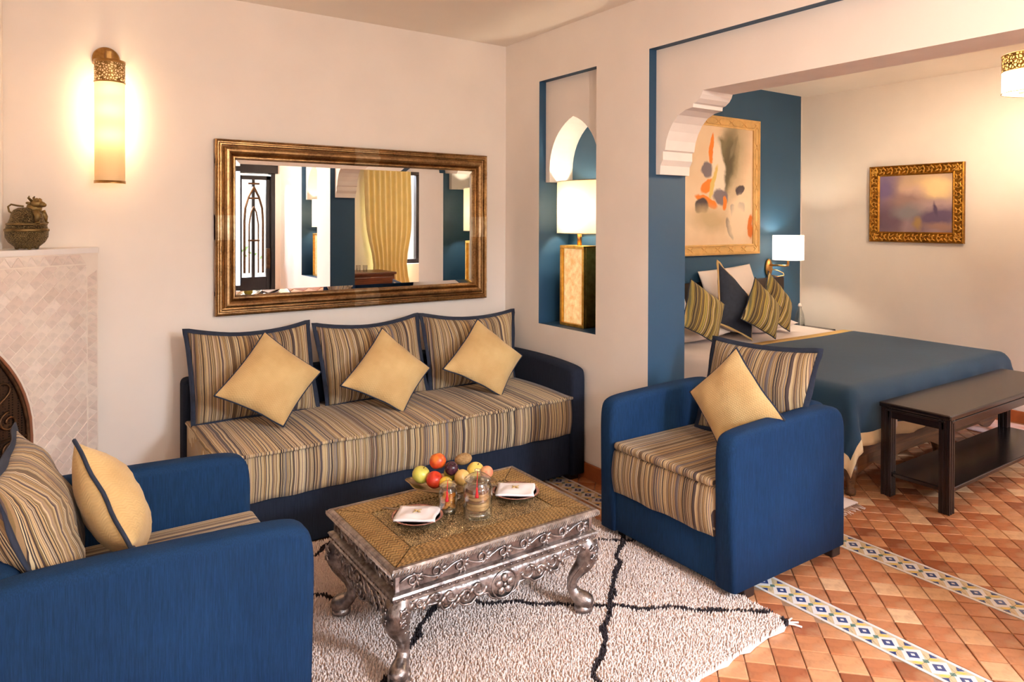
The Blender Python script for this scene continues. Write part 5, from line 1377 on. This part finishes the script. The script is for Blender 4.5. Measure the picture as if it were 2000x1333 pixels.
t = NT('pink_patterned_wool'); v = t.coord(); n = t.n('ShaderNodeTexVoronoi', {'Vector': v, 'Scale': 9.0}); t.base(t.ramp(n.outputs[0], [(.1, srgb((214, 120, 70))), (.3, srgb((226, 178, 164))), (.6, srgb((232, 196, 190)))])); t.set(.95)
small_rug('bedside_rug', 2.80, 3.22, -2.35, -.60, 'pink patterned rug between the bed and the bedroom wall', t.m)

# ------------------------------------------------------------------ far side of the rooms, seen in the mirror
cu = thing('curtain', 'gathered yellow curtain beside the bedroom window', 'curtain', (1.40, -4.98, 0))
N, K = 90, 14; vs = []
for j in range(K+1):
    z = .06+(2.28-.06)*j/K; k = z/2.28; w = .33*(1-.28*math.exp(-((z-.85)/.35)**2))
    for i in range(N+1):
        u = -1+2*i/N; vs.append((u*w+.06*(1-k), .035*math.sin(u*26+.4*math.sin(z*2))*(.7+.3*k), z))
m = MB().add(vs, [(j*(N+1)+i, j*(N+1)+i+1, (j+1)*(N+1)+i+1, (j+1)*(N+1)+i) for j in range(K) for i in range(N)]); o = m.build('drape', plain('pale_yellow_curtain', (248, 232, 172), .8, var=.05), cu, True); so = o.modifiers.new('t', 'SOLIDIFY'); so.thickness = .004
MB().tube([(-.45, 0, 2.30), (1.35, 0, 2.30)], .014, 10).build('rod', DARKWOOD, cu, True)
ch = thing('chest_of_drawers', 'reddish wooden chest of drawers against the far bedroom wall', 'chest', (.86, -4.65, 0))
MB().box(-.42, .38, -.26, .24, .06, .77).build('body', DRESSERWOOD, ch, bevel=.006); MB().box(-.44, .40, -.28, .26, .77, .80).build('top', DRESSERWOOD, ch, bevel=.006)
for k in range(3):
    d = MB().box(-.39, .35, .24, .256, .09+k*.225, .29+k*.225).build('drawer', DRESSERWOOD, ch, bevel=.006)
    for sx in (-.22, .18): MB().ball((sx, .266, .19+k*.225), .014, .012, .014, 10, 6).build('knob', BRASS, d, True)
for sx in (-.38, .34):
    for sy in (-.22, .2): MB().box(sx-.03, sx+.03, sy-.03, sy+.03, 0, .06).build('foot', DRESSERWOOD, ch)
for k, x in enumerate((.93, 1.0)):
    g = thing('tumbler', 'small clear tumbler standing on the chest of drawers', 'glass', (x-.1, -4.60+k*.05, .801), 0, 'tumblers on the chest'); MB().lathe([(0, .001), (.026, .001), (.031, .085), (.028, .085), (.024, .006), (0, .006)], 20).build('glass_body', GLASSY, g, True)
# creeper on the courtyard wall
vine = thing('climbing_plant', 'green climbing plant trailing over the courtyard wall', 'plant', (-.2, -8.06, 0))
LEAF = plain('leaf_green', (92, 120, 62), .6, var=.3, nscale=20)
st = MB(); pts = [(-.6, 0, 0), (-.55, .03, .8), (-.62, .03, 1.6), (-.45, .03, 2.2), (-.2, .03, 2.5), (.3, .03, 2.6)]; st.tube(pts, .015, 6).build('stem', BEDWOOD, vine, True)
lv = MB(); rn = random.Random(9)
for i in range(420):
    if i < 300: x = rn.gauss(-.25, .30); z = rn.gauss(2.25, .25)
    else: x = rn.gauss(-.1, .4); z = rn.gauss(.95, .05)
    c = Vector((x, .04+rn.random()*.1, z)); a = rn.uniform(0, 6.28); d = Vector((math.cos(a), rn.uniform(-.4, .4), math.sin(a)))*.045; e = Vector((-math.sin(a), rn.uniform(-.3, .3), math.cos(a)))*.022
    lv.add([c-d, c+e, c+d, c-e], [(0, 1, 2, 3)])
o = lv.build('leaves', LEAF, vine); o['kind'] = 'stuff'
